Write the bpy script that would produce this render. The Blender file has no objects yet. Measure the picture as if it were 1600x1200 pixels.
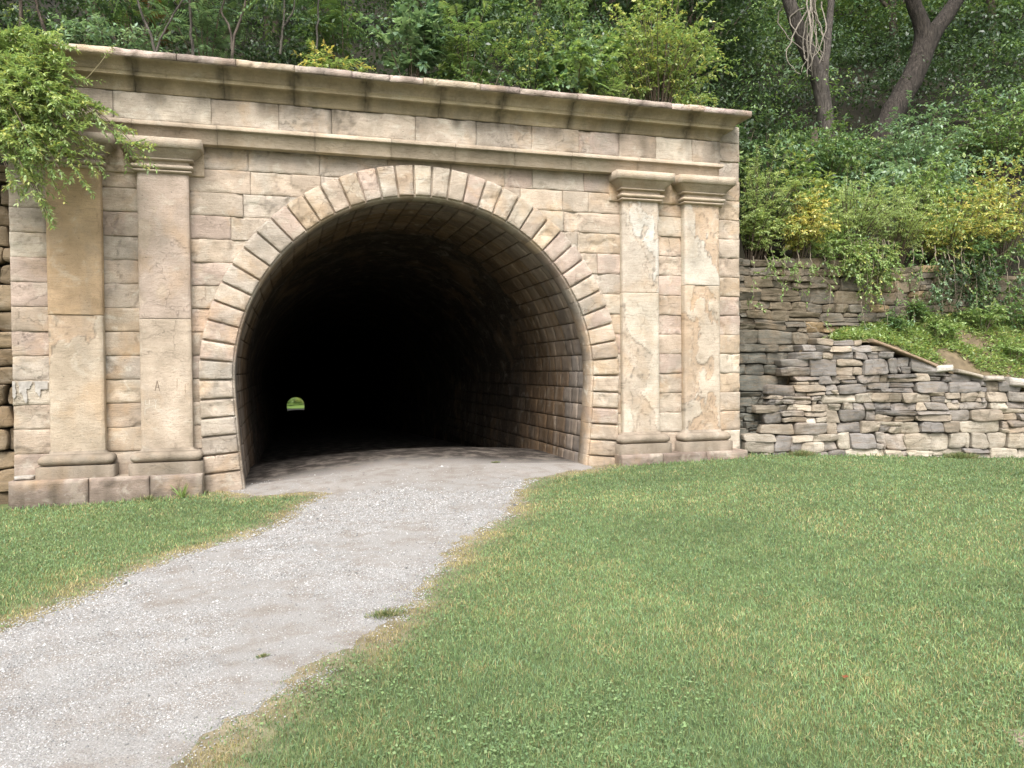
import bpy, math, random
import numpy as np
from mathutils import Matrix, Vector

random.seed(7)
rng = np.random.default_rng(11)
scene = bpy.context.scene
COL = scene.collection
PI = math.pi

# ------------------------------------------------------------------ camera (solved from the photograph)
F, CX, CY, CZ = 1191.2, -2.215, -12.877, 1.818
YAW, PIT, ROL = [math.radians(a) for a in (16.304, -1.094, -.491)]
fw = np.array([math.sin(YAW)*math.cos(PIT), math.cos(YAW)*math.cos(PIT), math.sin(PIT)])
_r = np.array([math.cos(YAW), -math.sin(YAW), 0.0]); _u = np.cross(_r, fw)
rt = _r*math.cos(ROL)+_u*math.sin(ROL); upv = -_r*math.sin(ROL)+_u*math.cos(ROL)
cam_d = bpy.data.cameras.new('camera'); cam = bpy.data.objects.new('camera', cam_d); COL.objects.link(cam)
cam_d.sensor_fit = 'HORIZONTAL'; cam_d.sensor_width = 36; cam_d.lens = 36*F/1600
cam_d.clip_start = .05; cam_d.clip_end = 2000
M = Matrix.Identity(4)
for i in range(3):
    M[i][0] = rt[i]; M[i][1] = upv[i]; M[i][2] = -fw[i]
M[0][3], M[1][3], M[2][3] = CX, CY, CZ
cam.matrix_world = M
scene.camera = cam

def at(px, py, Y):
    d = fw + rt*(px-800)/F + upv*(600-py)/F
    t = (Y-CY)/d[1]
    return np.array([CX+d[0]*t, Y, CZ+d[2]*t])
def on_ground(px, py, Z=0.0):
    d = fw + rt*(px-800)/F + upv*(600-py)/F
    t = (Z-CZ)/d[2]
    return np.array([CX+d[0]*t, CY+d[1]*t, Z])

# ------------------------------------------------------------------ numpy noise
def _hash(ix, iy, iz, seed):
    with np.errstate(over='ignore'):
        n = (ix.astype(np.uint32)*np.uint32(374761393) + iy.astype(np.uint32)*np.uint32(668265263)
             + iz.astype(np.uint32)*np.uint32(2246822519) + np.uint32(seed*3266489917 & 0xffffffff))
        n = (n ^ (n >> np.uint32(13)))*np.uint32(1274126177)
        n = n ^ (n >> np.uint32(16))
    return n.astype(np.float64)/4294967295.0
def vnoise(p, seed=0):
    p = np.asarray(p, float); i = np.floor(p).astype(np.int64); f = p-i; f = f*f*(3-2*f)
    out = 0
    for dx in (0, 1):
        for dy in (0, 1):
            for dz in (0, 1):
                w = (f[..., 0] if dx else 1-f[..., 0])*(f[..., 1] if dy else 1-f[..., 1])*(f[..., 2] if dz else 1-f[..., 2])
                out = out + w*_hash(i[..., 0]+dx, i[..., 1]+dy, i[..., 2]+dz, seed)
    return out
def fbm(p, octv=4, seed=0):
    p = np.asarray(p, float); a = .5; s = 0; tot = 0
    for o in range(octv):
        s = s + a*vnoise(p*(2**o)+o*17.3, seed+o); tot += a; a *= .5
    return s/tot
def sstep(a, b, x):
    t = np.clip((x-a)/(b-a), 0, 1); return t*t*(3-2*t)

# ------------------------------------------------------------------ mesh builder
class MB:
    def __init__(s): s.v = []; s.c = []; s.f4 = []; s.f3 = []; s.n = 0
    def add(s, v, c, q=None, t=None):
        v = np.asarray(v, float).reshape(-1, 3); c = np.asarray(c, float)
        if c.ndim == 1: c = np.tile(c, (len(v), 1))
        if c.shape[1] == 3: c = np.hstack([c, np.zeros((len(c), 1))])
        s.v.append(v); s.c.append(c)
        if q is not None and len(q): s.f4.append(np.asarray(q, np.int64)+s.n)
        if t is not None and len(t): s.f3.append(np.asarray(t, np.int64)+s.n)
        s.n += len(v)
    def build(s, name, mat, parent=None, smooth=False):
        v = np.concatenate(s.v); c = np.concatenate(s.c)
        q = np.concatenate(s.f4) if s.f4 else np.zeros((0, 4), np.int64)
        t = np.concatenate(s.f3) if s.f3 else np.zeros((0, 3), np.int64)
        me = bpy.data.meshes.new(name)
        me.vertices.add(len(v)); me.vertices.foreach_set('co', v.astype(np.float32).ravel())
        loops = np.concatenate([q.ravel(), t.ravel()]).astype(np.int32)
        me.loops.add(len(loops)); me.loops.foreach_set('vertex_index', loops)
        st = np.concatenate([np.arange(len(q))*4, len(q)*4+np.arange(len(t))*3]).astype(np.int32)
        me.polygons.add(len(st)); me.polygons.foreach_set('loop_start', st)
        if smooth: me.polygons.foreach_set('use_smooth', np.ones(len(st), bool))
        a = me.attributes.new('Col', 'FLOAT_COLOR', 'POINT')
        a.data.foreach_set('color', np.clip(c, 0, 1).astype(np.float32).ravel())
        me.update(calc_edges=True); me.validate()
        me.materials.append(mat)
        o = bpy.data.objects.new(name, me); COL.objects.link(o)
        if parent:
            o.parent = parent
            p = parent; off = Vector(p.location)
            while p.parent: p = p.parent; off += Vector(p.location)
            o.location = -off if parent.parent is None else Vector((0, 0, 0))
        return o

def tag(o, label=None, cat=None, group=None, kind=None):
    if label: o['label'] = label
    if cat: o['category'] = cat
    if group: o['group'] = group
    if kind: o['kind'] = kind
    return o
def empty(name, loc=(0, 0, 0)):
    o = bpy.data.objects.new(name, None); COL.objects.link(o); o.location = [float(x) for x in loc]
    o.empty_display_size = .2; return o

def patch(mb, P, nu, nv, back, disp, col, edge=.012, eu=.03, ev=.03, backk=1.0):
    """One block of stone: a displaced front grid with rounded edges and four sides running back."""
    u = np.concatenate([[0], np.linspace(eu, 1-eu, nu), [1]]); v = np.concatenate([[0], np.linspace(ev, 1-ev, nv), [1]])
    U, V = np.meshgrid(u, v, indexing='ij'); nU, nV = U.shape
    base = P(U, V, np.zeros_like(U))
    h, c = disp(base, U, V)
    bd = np.zeros_like(U, bool); bd[0] = bd[-1] = True; bd[:, 0] = bd[:, -1] = True
    h = np.where(bd, h-edge, h)
    vt = P(U, V, h).reshape(-1, 3)
    idx = np.arange(nU*nV).reshape(nU, nV)
    q = np.stack([idx[:-1, :-1], idx[1:, :-1], idx[1:, 1:], idx[:-1, 1:]], -1).reshape(-1, 4)
    ring = np.concatenate([idx[:, 0], idx[-1, 1:], idx[-2::-1, -1], idx[0, -2:0:-1]])
    uu = U.ravel()[ring]; vv = V.ravel()[ring]
    bk = P(uu, vv, np.full(len(ring), -back)).reshape(-1, 3)
    k = len(ring); b0 = nU*nV; j = np.arange(k); jn = (j+1) % k
    qs = np.stack([ring[j], b0+j, b0+jn, ring[jn]], -1)
    cc = c.reshape(-1, c.shape[-1])
    mb.add(np.vstack([vt, bk]), np.vstack([cc, cc[ring]*np.array([backk, backk, backk*.92, 1])]), np.vstack([q, qs]))

def tube(mb, pts, rad, col, n=7, seed=0, wob=.12):
    pts = np.asarray(pts, float); k = len(pts); rad = np.broadcast_to(np.asarray(rad, float), (k,))
    tg = np.gradient(pts, axis=0); tg /= np.linalg.norm(tg, axis=1, keepdims=True)+1e-9
    a = np.zeros_like(tg); v = np.array([1., 0, 0]) if abs(tg[0, 0]) < .8 else np.array([0, 1., 0])
    for i in range(k):      # carry one frame along so the tube never twists
        v = v-tg[i]*(v@tg[i]); v = v/(np.linalg.norm(v)+1e-9); a[i] = v
    b = np.cross(tg, a)
    th = np.linspace(0, 2*PI, n, endpoint=False)
    R = rad[:, None]*np.ones((k, n))
    if wob: R = R*(1+wob*(np.random.default_rng(seed).random((k, n))-.5)*2)
    V = pts[:, None]+R[..., None]*(np.cos(th)[None, :, None]*a[:, None]+np.sin(th)[None, :, None]*b[:, None])
    i = np.arange(k*n).reshape(k, n); i2 = np.roll(i, -1, 1)
    q = np.stack([i[:-1], i2[:-1], i2[1:], i[1:]], -1).reshape(-1, 4)
    mb.add(V.reshape(-1, 3), col, q)

def bez(a, c, b, n):
    t = np.linspace(0, 1, n)[:, None]; return (1-t)**2*a+2*t*(1-t)*c+t*t*b
def nrm(a): return a/(np.linalg.norm(a, axis=-1, keepdims=True)+1e-9)

# ------------------------------------------------------------------ materials
def newmat(name):
    m = bpy.data.materials.new(name); m.use_nodes = True; nt = m.node_tree; nt.nodes.clear(); return m, nt
class NT:
    def __init__(s, nt): s.nt = nt
    def n(s, t, **k):
        x = s.nt.nodes.new(t)
        for a, b in k.items():
            if a == 'ins':
                for i, v in b.items():
                    if hasattr(v, 'is_output'): s.nt.links.new(v, x.inputs[i])
                    else: x.inputs[i].default_value = v
            else: setattr(x, a, b)
        return x
    def noise(s, vec, scale, detail=6, rough=.6, dist=0):
        return s.n('ShaderNodeTexNoise', ins={'Vector': vec, 'Scale': scale, 'Detail': detail, 'Roughness': rough, 'Distortion': dist}).outputs['Fac']
    def ramp(s, x, a, b, c0=0., c1=1.):
        r = s.n('ShaderNodeMapRange', ins={0: x, 1: a, 2: b, 3: c0, 4: c1}); r.clamp = True; return r.outputs[0]
    def mix(s, f, a, b, blend='MIX'):
        x = s.n('ShaderNodeMix', data_type='RGBA', blend_type=blend)
        for i, v in ((0, f), (6, a), (7, b)):
            if hasattr(v, 'is_output'): s.nt.links.new(v, x.inputs[i])
            else: x.inputs[i].default_value = v if i == 0 else (*v, 1)
        return x.outputs[2]
    def math(s, op, a, b=0.):
        return s.n('ShaderNodeMath', operation=op, ins={0: a, 1: b}).outputs[0]
    def scalev(s, vec, sc):
        return s.n('ShaderNodeVectorMath', operation='MULTIPLY', ins={0: vec, 1: sc}).outputs[0]
    def out(s, col, rough=.9, bump=None, bstr=.5, bdist=.01, spec=.25):
        p = s.n('ShaderNodeBsdfPrincipled')
        s.nt.links.new(col, p.inputs['Base Color'])
        if hasattr(rough, 'is_output'): s.nt.links.new(rough, p.inputs['Roughness'])
        else: p.inputs['Roughness'].default_value = rough
        p.inputs['Specular IOR Level'].default_value = spec
        if bump is not None:
            b = s.n('ShaderNodeBump', ins={'Height': bump, 'Strength': bstr, 'Distance': bdist})
            s.nt.links.new(b.outputs[0], p.inputs['Normal'])
        o = s.n('ShaderNodeOutputMaterial'); s.nt.links.new(p.outputs[0], o.inputs[0]); return p

def stone_mat(name, patches=1.0, cracks=1.0, bedding=1.0, grain=1.0, staincol=(.055, .045, .03), tint=(.865, .825, .795)):
    m, t = newmat(name); N = NT(t)
    at_ = N.n('ShaderNodeAttribute', attribute_name='Col')
    g = N.n('ShaderNodeNewGeometry').outputs['Position']
    c = N.mix(1., at_.outputs['Color'], tint, 'MULTIPLY'); st = at_.outputs['Alpha']
    n1 = N.noise(g, 2.2, 9, .62); c = N.mix(1.0, c, N.n('ShaderNodeCombineColor', ins={0: N.ramp(n1, .3, .7, .74, 1.24), 1: N.ramp(n1, .3, .7, .74, 1.24), 2: N.ramp(n1, .3, .7, .72, 1.26)}).outputs[0], 'MULTIPLY')
    # warm iron-stained patches, grey weathering, pale lichen
    n2 = N.noise(g, 1.15, 7, .6, .6); c = N.mix(N.math('MULTIPLY', N.ramp(n2, .52, .68), .5*patches), c, (.43, .28, .15))
    n3 = N.noise(N.scalev(g, (1, 1, .55)), 1.7, 7, .62, .4); c = N.mix(N.math('MULTIPLY', N.ramp(n3, .54, .7), .5*patches), c, (.25, .235, .205))
    n4 = N.noise(g, 3.1, 8, .66, .8); c = N.mix(N.math('MULTIPLY', N.ramp(n4, .56, .66), .4*patches), c, (.56, .52, .44))
    # bedding: fine level streaks
    nb = N.noise(N.scalev(g, (4, 4, 46)), 1.0, 6, .68); c = N.mix(N.math('MULTIPLY', N.ramp(nb, .5, .70), .55*bedding), c, (.19, .145, .1))
    # pits and grain
    ng = N.noise(g, 75, 3, .7); c = N.mix(N.math('MULTIPLY', N.ramp(ng, .55, .72), .45*grain), c, (.13, .1, .075))
    npit = N.noise(N.scalev(g, (1, 1, 1.8)), 22, 3, .6); c = N.mix(N.math('MULTIPLY', N.ramp(npit, .66, .74), .55*grain), c, (.1, .08, .06))
    # cracks: thin edges of warped cells, only in places
    warp = N.n('ShaderNodeVectorMath', operation='ADD', ins={0: g, 1: N.scalev(N.n('ShaderNodeTexNoise', ins={'Vector': g, 'Scale': 2.6, 'Detail': 6, 'Roughness': .65}).outputs['Color'], (.55, .55, .55))}).outputs[0]
    vo = N.n('ShaderNodeTexVoronoi', feature='DISTANCE_TO_EDGE', ins={'Vector': N.scalev(warp, (1, 1, 1.5)), 'Scale': 1.9}).outputs['Distance']
    cm = N.math('MULTIPLY', N.ramp(vo, .0, .009, 1, 0), N.ramp(N.noise(g, .9, 3, .5), .47, .58))
    c = N.mix(N.math('MULTIPLY', cm, .75*cracks), c, (.09, .065, .045))
    # runoff staining carried on the mesh
    nst = N.noise(N.scalev(g, (9, 9, 1.2)), 1.0, 5, .6)
    c = N.mix(N.math('MULTIPLY', st, N.ramp(nst, .25, .7, .55, 1.0)), c, staincol)
    h = N.math('ADD', N.math('MULTIPLY', n1, .5), N.math('ADD', N.math('MULTIPLY', ng, .22), N.math('MULTIPLY', npit, -.25)))
    h = N.math('ADD', h, N.math('ADD', N.math('MULTIPLY', cm, -.5*cracks), N.math('MULTIPLY', nb, -.18*bedding)))
    N.out(c, .92, h, 1.0, .035)
    return m

def simple_mat(name, rough=.9, scale=12, amp=(.7, 1.3), bump=.5, bd=.01, spec=.2):
    m, t = newmat(name); N = NT(t)
    c = N.n('ShaderNodeAttribute', attribute_name='Col').outputs['Color']
    g = N.n('ShaderNodeNewGeometry').outputs['Position']
    n = N.noise(g, scale, 8, .65); k = N.ramp(n, .3, .7, *amp)
    c = N.mix(1., c, N.n('ShaderNodeCombineColor', ins={0: k, 1: k, 2: k}).outputs[0], 'MULTIPLY')
    N.out(c, rough, n, bump, bd, spec); return m

def leaf_mat(name, trans=.3, rough=.5, spec=.35):
    m, t = newmat(name); N = NT(t)
    c = N.n('ShaderNodeAttribute', attribute_name='Col').outputs['Color']
    p = N.n('ShaderNodeBsdfPrincipled', ins={'Base Color': c, 'Roughness': rough, 'Specular IOR Level': spec})
    tr = N.n('ShaderNodeBsdfTranslucent', ins={'Color': N.mix(1., c, (1.15, 1.15, .7), 'MULTIPLY')})
    mx = N.n('ShaderNodeMixShader', ins={0: trans, 1: p.outputs[0], 2: tr.outputs[0]})
    o = N.n('ShaderNodeOutputMaterial', ins={0: mx.outputs[0]}); return m

MAT = dict(
    sand=stone_mat('sandstone', 1.0, .4, .9, 1.2), slab=stone_mat('pilaster_stone', .7, .3, .6, 1.2),
    trim=stone_mat('moulded_stone', .5, .25, .4, .8),
    rubble=stone_mat('rubble_stone', .4, .5, 1.6, 1.8, tint=(.80, .79, .76)), lining=stone_mat('lining_stone', .35, .2, .4, 1.0, tint=(.98, .92, .86)),
    mortar=simple_mat('dark_joint'), bark=simple_mat('bark', .95, 9, (.45, 1.5), 1., .03),
    twig=simple_mat('twig', .9, 20, (.7, 1.2), .3), leaf=leaf_mat('leaf', .36, .38, .55), grass=leaf_mat('grass_blade', .3, .55, .25),
    gravel=simple_mat('gravel_stone', .9, 60, (.75, 1.2), .3), soil=simple_mat('soil', .95, 5, (.6, 1.4), .8, .03), mark=simple_mat('mark'))

def path_mat():
    m, t = newmat('limestone_dust'); N = NT(t); g = N.n('ShaderNodeNewGeometry').outputs['Position']
    c = N.n('ShaderNodeAttribute', attribute_name='Col').outputs['Color']
    n = N.noise(g, 3.5, 8, .65); c = N.mix(N.math('MULTIPLY', N.ramp(n, .45, .64), .75), c, (.205, .175, .148))
    f = N.noise(g, 130, 3, .7); k = N.ramp(f, .3, .7, .6, 1.35)
    c = N.mix(1., c, N.n('ShaderNodeCombineColor', ins={0: k, 1: k, 2: k}).outputs[0], 'MULTIPLY')
    v = N.n('ShaderNodeTexVoronoi', ins={'Vector': g, 'Scale': 60.}).outputs['Distance']
    N.out(c, .95, N.math('ADD', f, N.math('MULTIPLY', v, -.8)), .6, .012); return m
MAT['path'] = path_mat()
def bark_mat():
    m, t = newmat('ridged_bark'); N = NT(t); g = N.n('ShaderNodeNewGeometry').outputs['Position']
    c = N.n('ShaderNodeAttribute', attribute_name='Col').outputs['Color']
    n = N.noise(N.scalev(g, (9, 9, 1.6)), 2.2, 8, .7); k = N.ramp(n, .35, .65, .35, 1.6)
    c = N.mix(1., c, N.n('ShaderNodeCombineColor', ins={0: k, 1: k, 2: k}).outputs[0], 'MULTIPLY')
    l = N.noise(g, 9, 5, .7); c = N.mix(N.math('MULTIPLY', N.ramp(l, .6, .72), .5), c, (.24, .23, .19))
    N.out(c, .95, n, 1., .08); return m
MAT['bark'] = bark_mat()

# ------------------------------------------------------------------ terrain helpers
def gz(x, y):
    x = np.asarray(x, float); y = np.asarray(y, float)
    a = np.clip(.021*x, -.13, .125)
    a = a*(1-.9*sstep(6.2, 11.5, x))*(1-sstep(4, 11, -y)*.8)
    return a+.018*(fbm(np.stack([x*.45, y*.45, 0*x], -1), 3, 5)-.5)

PL = np.array([on_ground(*p)[:2] for p in [(-420, 1125), (-200, 1050), (0, 970), (200, 890), (320, 850), (430, 815), (515, 768), (470, 766), (395, 768)]])
PR = np.array([on_ground(*p)[:2] for p in [(120, 1330), (265, 1200), (400, 1110), (560, 990), (640, 930), (700, 870), (790, 800), (800, 775), (830, 748), (915, 739)]])
PLINE = np.vstack([[-9.5, -10.2], PL, [-3.0, -.3], [-3.3, .2], [-3.3, 1.6]]); PRINE = np.vstack([[-9.5, -16.], [-4.6, -11.6], PR, [3.1, -.25], [3.3, .2], [3.3, 1.6]])
POLY = np.vstack([PLINE, PRINE[::-1]])
def inpoly(x, y, P):
    c = np.zeros(x.shape, bool); n = len(P)
    for i in range(n):
        x0, y0 = P[i]; x1, y1 = P[(i+1) % n]
        k = ((y0 > y) != (y1 > y)) & (x < (x1-x0)*(y-y0)/(y1-y0+1e-12)+x0); c ^= k
    return c
def dline(x, y, L):
    d = np.full(x.shape, 1e9)
    for i in range(len(L)-1):
        a = L[i]; b = L[i+1]; ab = b-a
        t = np.clip(((x-a[0])*ab[0]+(y-a[1])*ab[1])/(ab@ab+1e-9), 0, 1)
        d = np.minimum(d, np.hypot(x-a[0]-t*ab[0], y-a[1]-t*ab[1]))
    return d
def pathdist(x, y):
    """signed distance to the gravel edge, negative on the gravel, with a ragged edge"""
    d = np.minimum(dline(x, y, PLINE), dline(x, y, PRINE)); d = np.where(inpoly(x, y, POLY), -d, d)
    n = fbm(np.stack([x*1.6, y*1.6, 0*x], -1), 3, 21)-.5; n2 = fbm(np.stack([x*7, y*7, 0*x], -1), 2, 22)-.5
    return d+n*.36+n2*.22

# lower rubble wall line
WA = np.array([6.22, .06]); WB = np.array([13.6, -2.05]); WD = (WB-WA)/np.linalg.norm(WB-WA); WN = np.array([WD[1], -WD[0]])
def wall_y(x): return WA[1]+(x-WA[0])*WD[1]/WD[0]

def grid_mesh(name, xs, ys, zf, mat, colf, kind='structure'):
    X, Y = np.meshgrid(xs, ys, indexing='ij'); Z = zf(X, Y)
    i = np.arange(X.size).reshape(X.shape)
    q = np.stack([i[:-1, :-1], i[1:, :-1], i[1:, 1:], i[:-1, 1:]], -1).reshape(-1, 4)
    mb = MB(); mb.add(np.stack([X, Y, Z], -1), colf(X, Y, Z), q)
    o = mb.build(name, mat, smooth=True); o['kind'] = kind; return o

# ground sheet
xs = np.concatenate([[-160, -80, -40, -25], np.linspace(-16, 22, 130), [30, 45, 80, 160]])
ys = np.concatenate([[-160, -80, -45, -28], np.linspace(-16, .35, 70)])
def ground_col(X, Y, Z):
    f = fbm(np.stack([X.ravel()*.8, Y.ravel()*.8, 0*X.ravel()], -1), 4, 3)[:, None]
    d = pathdist(X.ravel(), Y.ravel())[:, None]; k = sstep(.6, .0, d)
    return (np.array([.09, .11, .045])*(1-k)+np.array([.19, .16, .105])*k)*(.8+.5*f)
grid_mesh('ground', xs, ys, gz, MAT['soil'], ground_col)

# gravel path sheet
gx = np.arange(-9.5, 3.02, .04); gy = np.arange(-12.5, .36, .04)
X, Y = np.meshgrid(gx, gy, indexing='ij'); D = pathdist(X, Y)
keep = (D[:-1, :-1] < .03) & (D[1:, 1:] < .03)
i = np.arange(X.size).reshape(X.shape)
q = np.stack([i[:-1, :-1], i[1:, :-1], i[1:, 1:], i[:-1, 1:]], -1)[keep]
used = np.unique(q); rem = np.full(X.size, -1); rem[used] = np.arange(len(used))
def crown(x, y):   # trodden hump in front of the mouth
    x = np.asarray(x, float); y = np.asarray(y, float)
    e = np.maximum(sstep(0, .7, -pathdist(x, np.minimum(y, .1))), sstep(-.3, .25, y))
    return .17*sstep(-3., 2.2, y)*np.clip(1-(x/3.05)**2, 0, 1)*e
def pz(x, y): return gz(x, y)+.005+crown(x, y)
pv = np.stack([X.ravel(), Y.ravel(), pz(X.ravel(), Y.ravel())+.006*(fbm(np.stack([X.ravel()*3, Y.ravel()*3, 0*X.ravel()], -1), 3, 9)-.5)*sstep(.3, -.2, Y.ravel())-.016*sstep(-.09, .02, D.ravel())], -1)[used]
mouth = sstep(-1.5, -.5, pv[:, 1])[:, None]
pc = np.array([.27, .258, .243])*(1-mouth)+np.array([.275, .256, .236])*mouth
mb = MB(); mb.add(pv, pc, rem[q]); o = mb.build('gravel_path', MAT['path'], smooth=True); o['kind'] = 'structure'

# hillside above and behind the walls
def hill(x, y):
    base = 3.85+2.35*(1-sstep(6.1+.5*sstep(1, 3, y), 6.5+1.5*sstep(1, 3, y), x))-1.3*(1-sstep(-7.4, -6.3, x))
    up = .60*(np.clip(y, .6, 100)-.6)+.24*np.clip(x-10, 0, 80)*sstep(.6, 5, y)
    far = sstep(120, 274, y)
    z = base+up+1.1*(fbm(np.stack([x*.16, y*.16, 0*x], -1), 4, 31)-.5)*sstep(.6, 4, y)
    z = z*(1-far)+far*(-4)
    return np.where(y < .599, np.where(x > 6.1, np.minimum(z, 3.3), np.where(x < -6.1, np.minimum(z, 4.2), z-.3)), z)
xs = np.concatenate([np.linspace(-90, -14, 10), np.linspace(-12, 40, 90), np.linspace(44, 140, 12)])
ys = np.concatenate([[.596], np.linspace(.6, 12, 36), np.linspace(13, 60, 24), np.linspace(70, 276, 20)])
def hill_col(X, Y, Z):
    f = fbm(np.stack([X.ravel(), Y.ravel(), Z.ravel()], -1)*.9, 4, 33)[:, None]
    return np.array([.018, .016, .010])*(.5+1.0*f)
grid_mesh('hillside', xs, ys, hill, MAT['soil'], hill_col)
# valley beyond the far mouth
def vf(x, y): return -12.1+.9*sstep(284, 300, y)+.75*np.clip(y-300, 0, 60)+.4*np.abs(x)*.2
grid_mesh('far_slope', np.linspace(-40, 40, 20), np.linspace(276.5, 360, 24), vf, MAT['soil'], lambda X, Y, Z: np.tile([.09, .14, .03], (X.size, 1)))

# ------------------------------------------------------------------ the tunnel portal
RI, ZC = 3.047, 1.695
zz = np.linspace(-.35, ZC, 24)[:-1]
def jamb(z): return RI-.125*np.clip((ZC-z)/ZC, 0, 1.2)**1.4
pts = [(-jamb(z), z) for z in zz]+[(RI*math.cos(a), ZC+RI*math.sin(a)) for a in np.linspace(PI, 0, 140)]+[(jamb(z), z) for z in zz[::-1]]
PROF = np.array(pts); seg = np.hypot(*np.diff(PROF, axis=0).T); SL = np.concatenate([[0], np.cumsum(seg)]); SLEN = SL[-1]
tn = np.gradient(PROF, axis=0); tn = nrm(tn); PN = np.stack([-tn[:, 1], tn[:, 0]], -1)
def prof(s):
    s = np.asarray(s); x = np.interp(s, SL, PROF[:, 0]); z = np.interp(s, SL, PROF[:, 1])
    nx = np.interp(s, SL, PN[:, 0]); nz = np.interp(s, SL, PN[:, 1]); return x, z, nx, nz
S_L = SL[len(zz)]; S_R = SLEN-S_L      # springing points along the profile

portal = empty('tunnel_portal', (0, 0, 0))
tag(portal, 'tan sandstone tunnel portal with four flat pilasters, a rusticated arch and a heavy cornice', 'tunnel portal')

PAL = np.array([[.43, .365, .295], [.43, .355, .305], [.40, .36, .31], [.445, .365, .275], [.47, .425, .355], [.415, .35, .285], [.44, .385, .32]])
def blockcol(r=random): 
    c = PAL[r.randrange(len(PAL))]; return c*(r.uniform(.9, 1.1))
def sand_disp(col, rough=.006, spall=.018, thr=.62, seed=0, stain=None, fresh=1.12, size=None):
    off = np.array([seed*3.17 % 50, seed*1.3 % 50, seed*7.7 % 50])
    def f(P, U, V):
        n = fbm(P*2.2+off, 4, 40); fine = fbm(P*11+off, 3, 44)
        sp = sstep(thr, thr+.025, n)
        h = rough*(fine-.5)*2-spall*sp*(.5+n)
        rim = np.exp(-((n-thr-.008)/.010)**2)
        if size:
            ed = np.minimum(np.minimum(U, 1-U)*size[0], np.minimum(V, 1-V)*size[1]); h = h-.016*sstep(.016, 0, ed-.075*(fbm(P*6+off, 3, 48)-.60))
        c = np.ones(P.shape[:-1]+(4,)); c[..., :3] = col*(1+(fresh-1)*sp[..., None])*(1+.3*(fbm(P*1.4+off, 4, 47)-.5)[..., None])*(1-.35*rim[..., None])
        w1 = fbm(P*np.array([2.3, 1, 3.6])+off*1.7+.2*(fbm(P*9, 2, 52)[..., None]-.5), 4, 50); pa = sstep(.50, .515, w1); w2 = fbm(P*np.array([3.4, 1, 4.6])+off*2.3, 4, 54); pb = sstep(.585, .60, w2)
        c[..., :3] *= (1+.15*(pa-.5))[..., None]*(1-.22*np.exp(-((w1-.5075)/.010)**2)*sstep(.45, .6, w2))[..., None]
        c[..., :3] = c[..., :3]*(1-.45*pb[..., None])+.45*pb[..., None]*np.array([.50, .455, .385])
        h = h-.005*pa-.005*pb
        c[..., 3] = 0 if stain is None else stain(P)
        return h, c
    return f
def flat(x0, x1, z0, z1, yf):
    def P(u, v, h): return np.stack([x0+u*(x1-x0), yf-h+0*u, z0+v*(z1-z0)], -1)
    return P
def fblock(mb, x0, x1, z0, z1, yf, back, col, cell=.032, gap=.0016, seed=None, **k):
    w, d = x1-x0, z1-z0
    nu = max(3, int(w/cell)); nv = max(3, int(d/cell)); sd = random.randrange(999) if seed is None else seed
    e = k.pop('edge', .003); thr = k.pop('thr', random.uniform(.52, .70))
    gz0 = random.choice([gap]*7+[.005, .008]) if gap < .0023 else gap; gx0 = random.choice([gap]*5+[.0045]) if gap < .0023 else gap
    patch(mb, flat(x0+gx0, x1-gap, z0+gz0, z1-gap, yf), nu, nv, back, sand_disp(col, seed=sd, thr=thr, size=(w, d), **k), col, e, min(.009/w, .3), min(.009/d, .3))

# -- body of the wall behind the face blocks, with the opening cut through
body = MB()
ss = np.linspace(0, SLEN, 220); px_, pz_, nx_, nz_ = prof(ss)
inn = np.stack([px_+nx_*.06, pz_+nz_*.06], -1)
cx0, cz0 = 0, 1.7; dirv = np.stack([px_, np.maximum(pz_-cz0, -1.9)], -1)
k = np.minimum(6.12/np.maximum(np.abs(dirv[:, 0]), 1e-6), np.where(dirv[:, 1] > 0, (6.42-cz0)/np.maximum(dirv[:, 1], 1e-6), 1e9))
outp = np.stack([dirv[:, 0]*k, np.where(dirv[:, 1] < 0, pz_, cz0+dirv[:, 1]*k)], -1)
for yy in (.035, .95):
    n = len(ss); V = np.vstack([np.c_[inn[:, 0], np.full(n, yy), inn[:, 1]], np.c_[outp[:, 0], np.full(n, yy), outp[:, 1]]])
    j = np.arange(n-1); body.add(V, (.30, .255, .205), np.stack([j, j+1, n+j+1, n+j], -1))
n = len(ss); V = np.vstack([np.c_[outp[:, 0], np.full(n, .035), outp[:, 1]], np.c_[outp[:, 0], np.full(n, .95), outp[:, 1]]])
body.add(V, (.3, .25, .18), np.stack([j, j+1, n+j+1, n+j], -1))
body.build('wall_core', MAT['mortar'], portal)

# -- coursed ashlar face
wall = MB(); CH = .366
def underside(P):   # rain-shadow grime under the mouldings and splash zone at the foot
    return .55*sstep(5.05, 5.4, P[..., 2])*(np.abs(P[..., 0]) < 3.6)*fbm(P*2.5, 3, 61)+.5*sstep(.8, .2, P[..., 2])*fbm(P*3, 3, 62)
def half(z): 
    return jamb(z)+.09 if z < ZC else math.sqrt(max(0, (RI+.09)**2-(z-ZC)**2))
rows = [.24]+[.615+CH*k for k in range(14)]
for r in range(len(rows)-1):
    z0, z1 = rows[r], rows[r+1]
    lo = half(min(max(z0, ZC), z1)) if z1 > ZC else half(z1)
    for (a, b) in ((-6.14, -5.55), (-4.97, -4.32), (4.28, 4.95), (5.55, 6.14)):
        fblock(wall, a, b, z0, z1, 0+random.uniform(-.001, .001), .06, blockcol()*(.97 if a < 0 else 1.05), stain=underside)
    for (a, b) in (((-3.75, -lo), (lo, 3.72)) if lo > .02 else ((-3.75, 3.72),)):
        x = a
        while x < b-.02:
            w = random.uniform(.48, 1.15)
            if b-(x+w) < .35: w = b-x
            fblock(wall, x, x+w, z0, z1, random.uniform(-.002, .002), .06, blockcol()*(1.04 if x > 0 else .98), stain=underside); x += w
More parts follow.
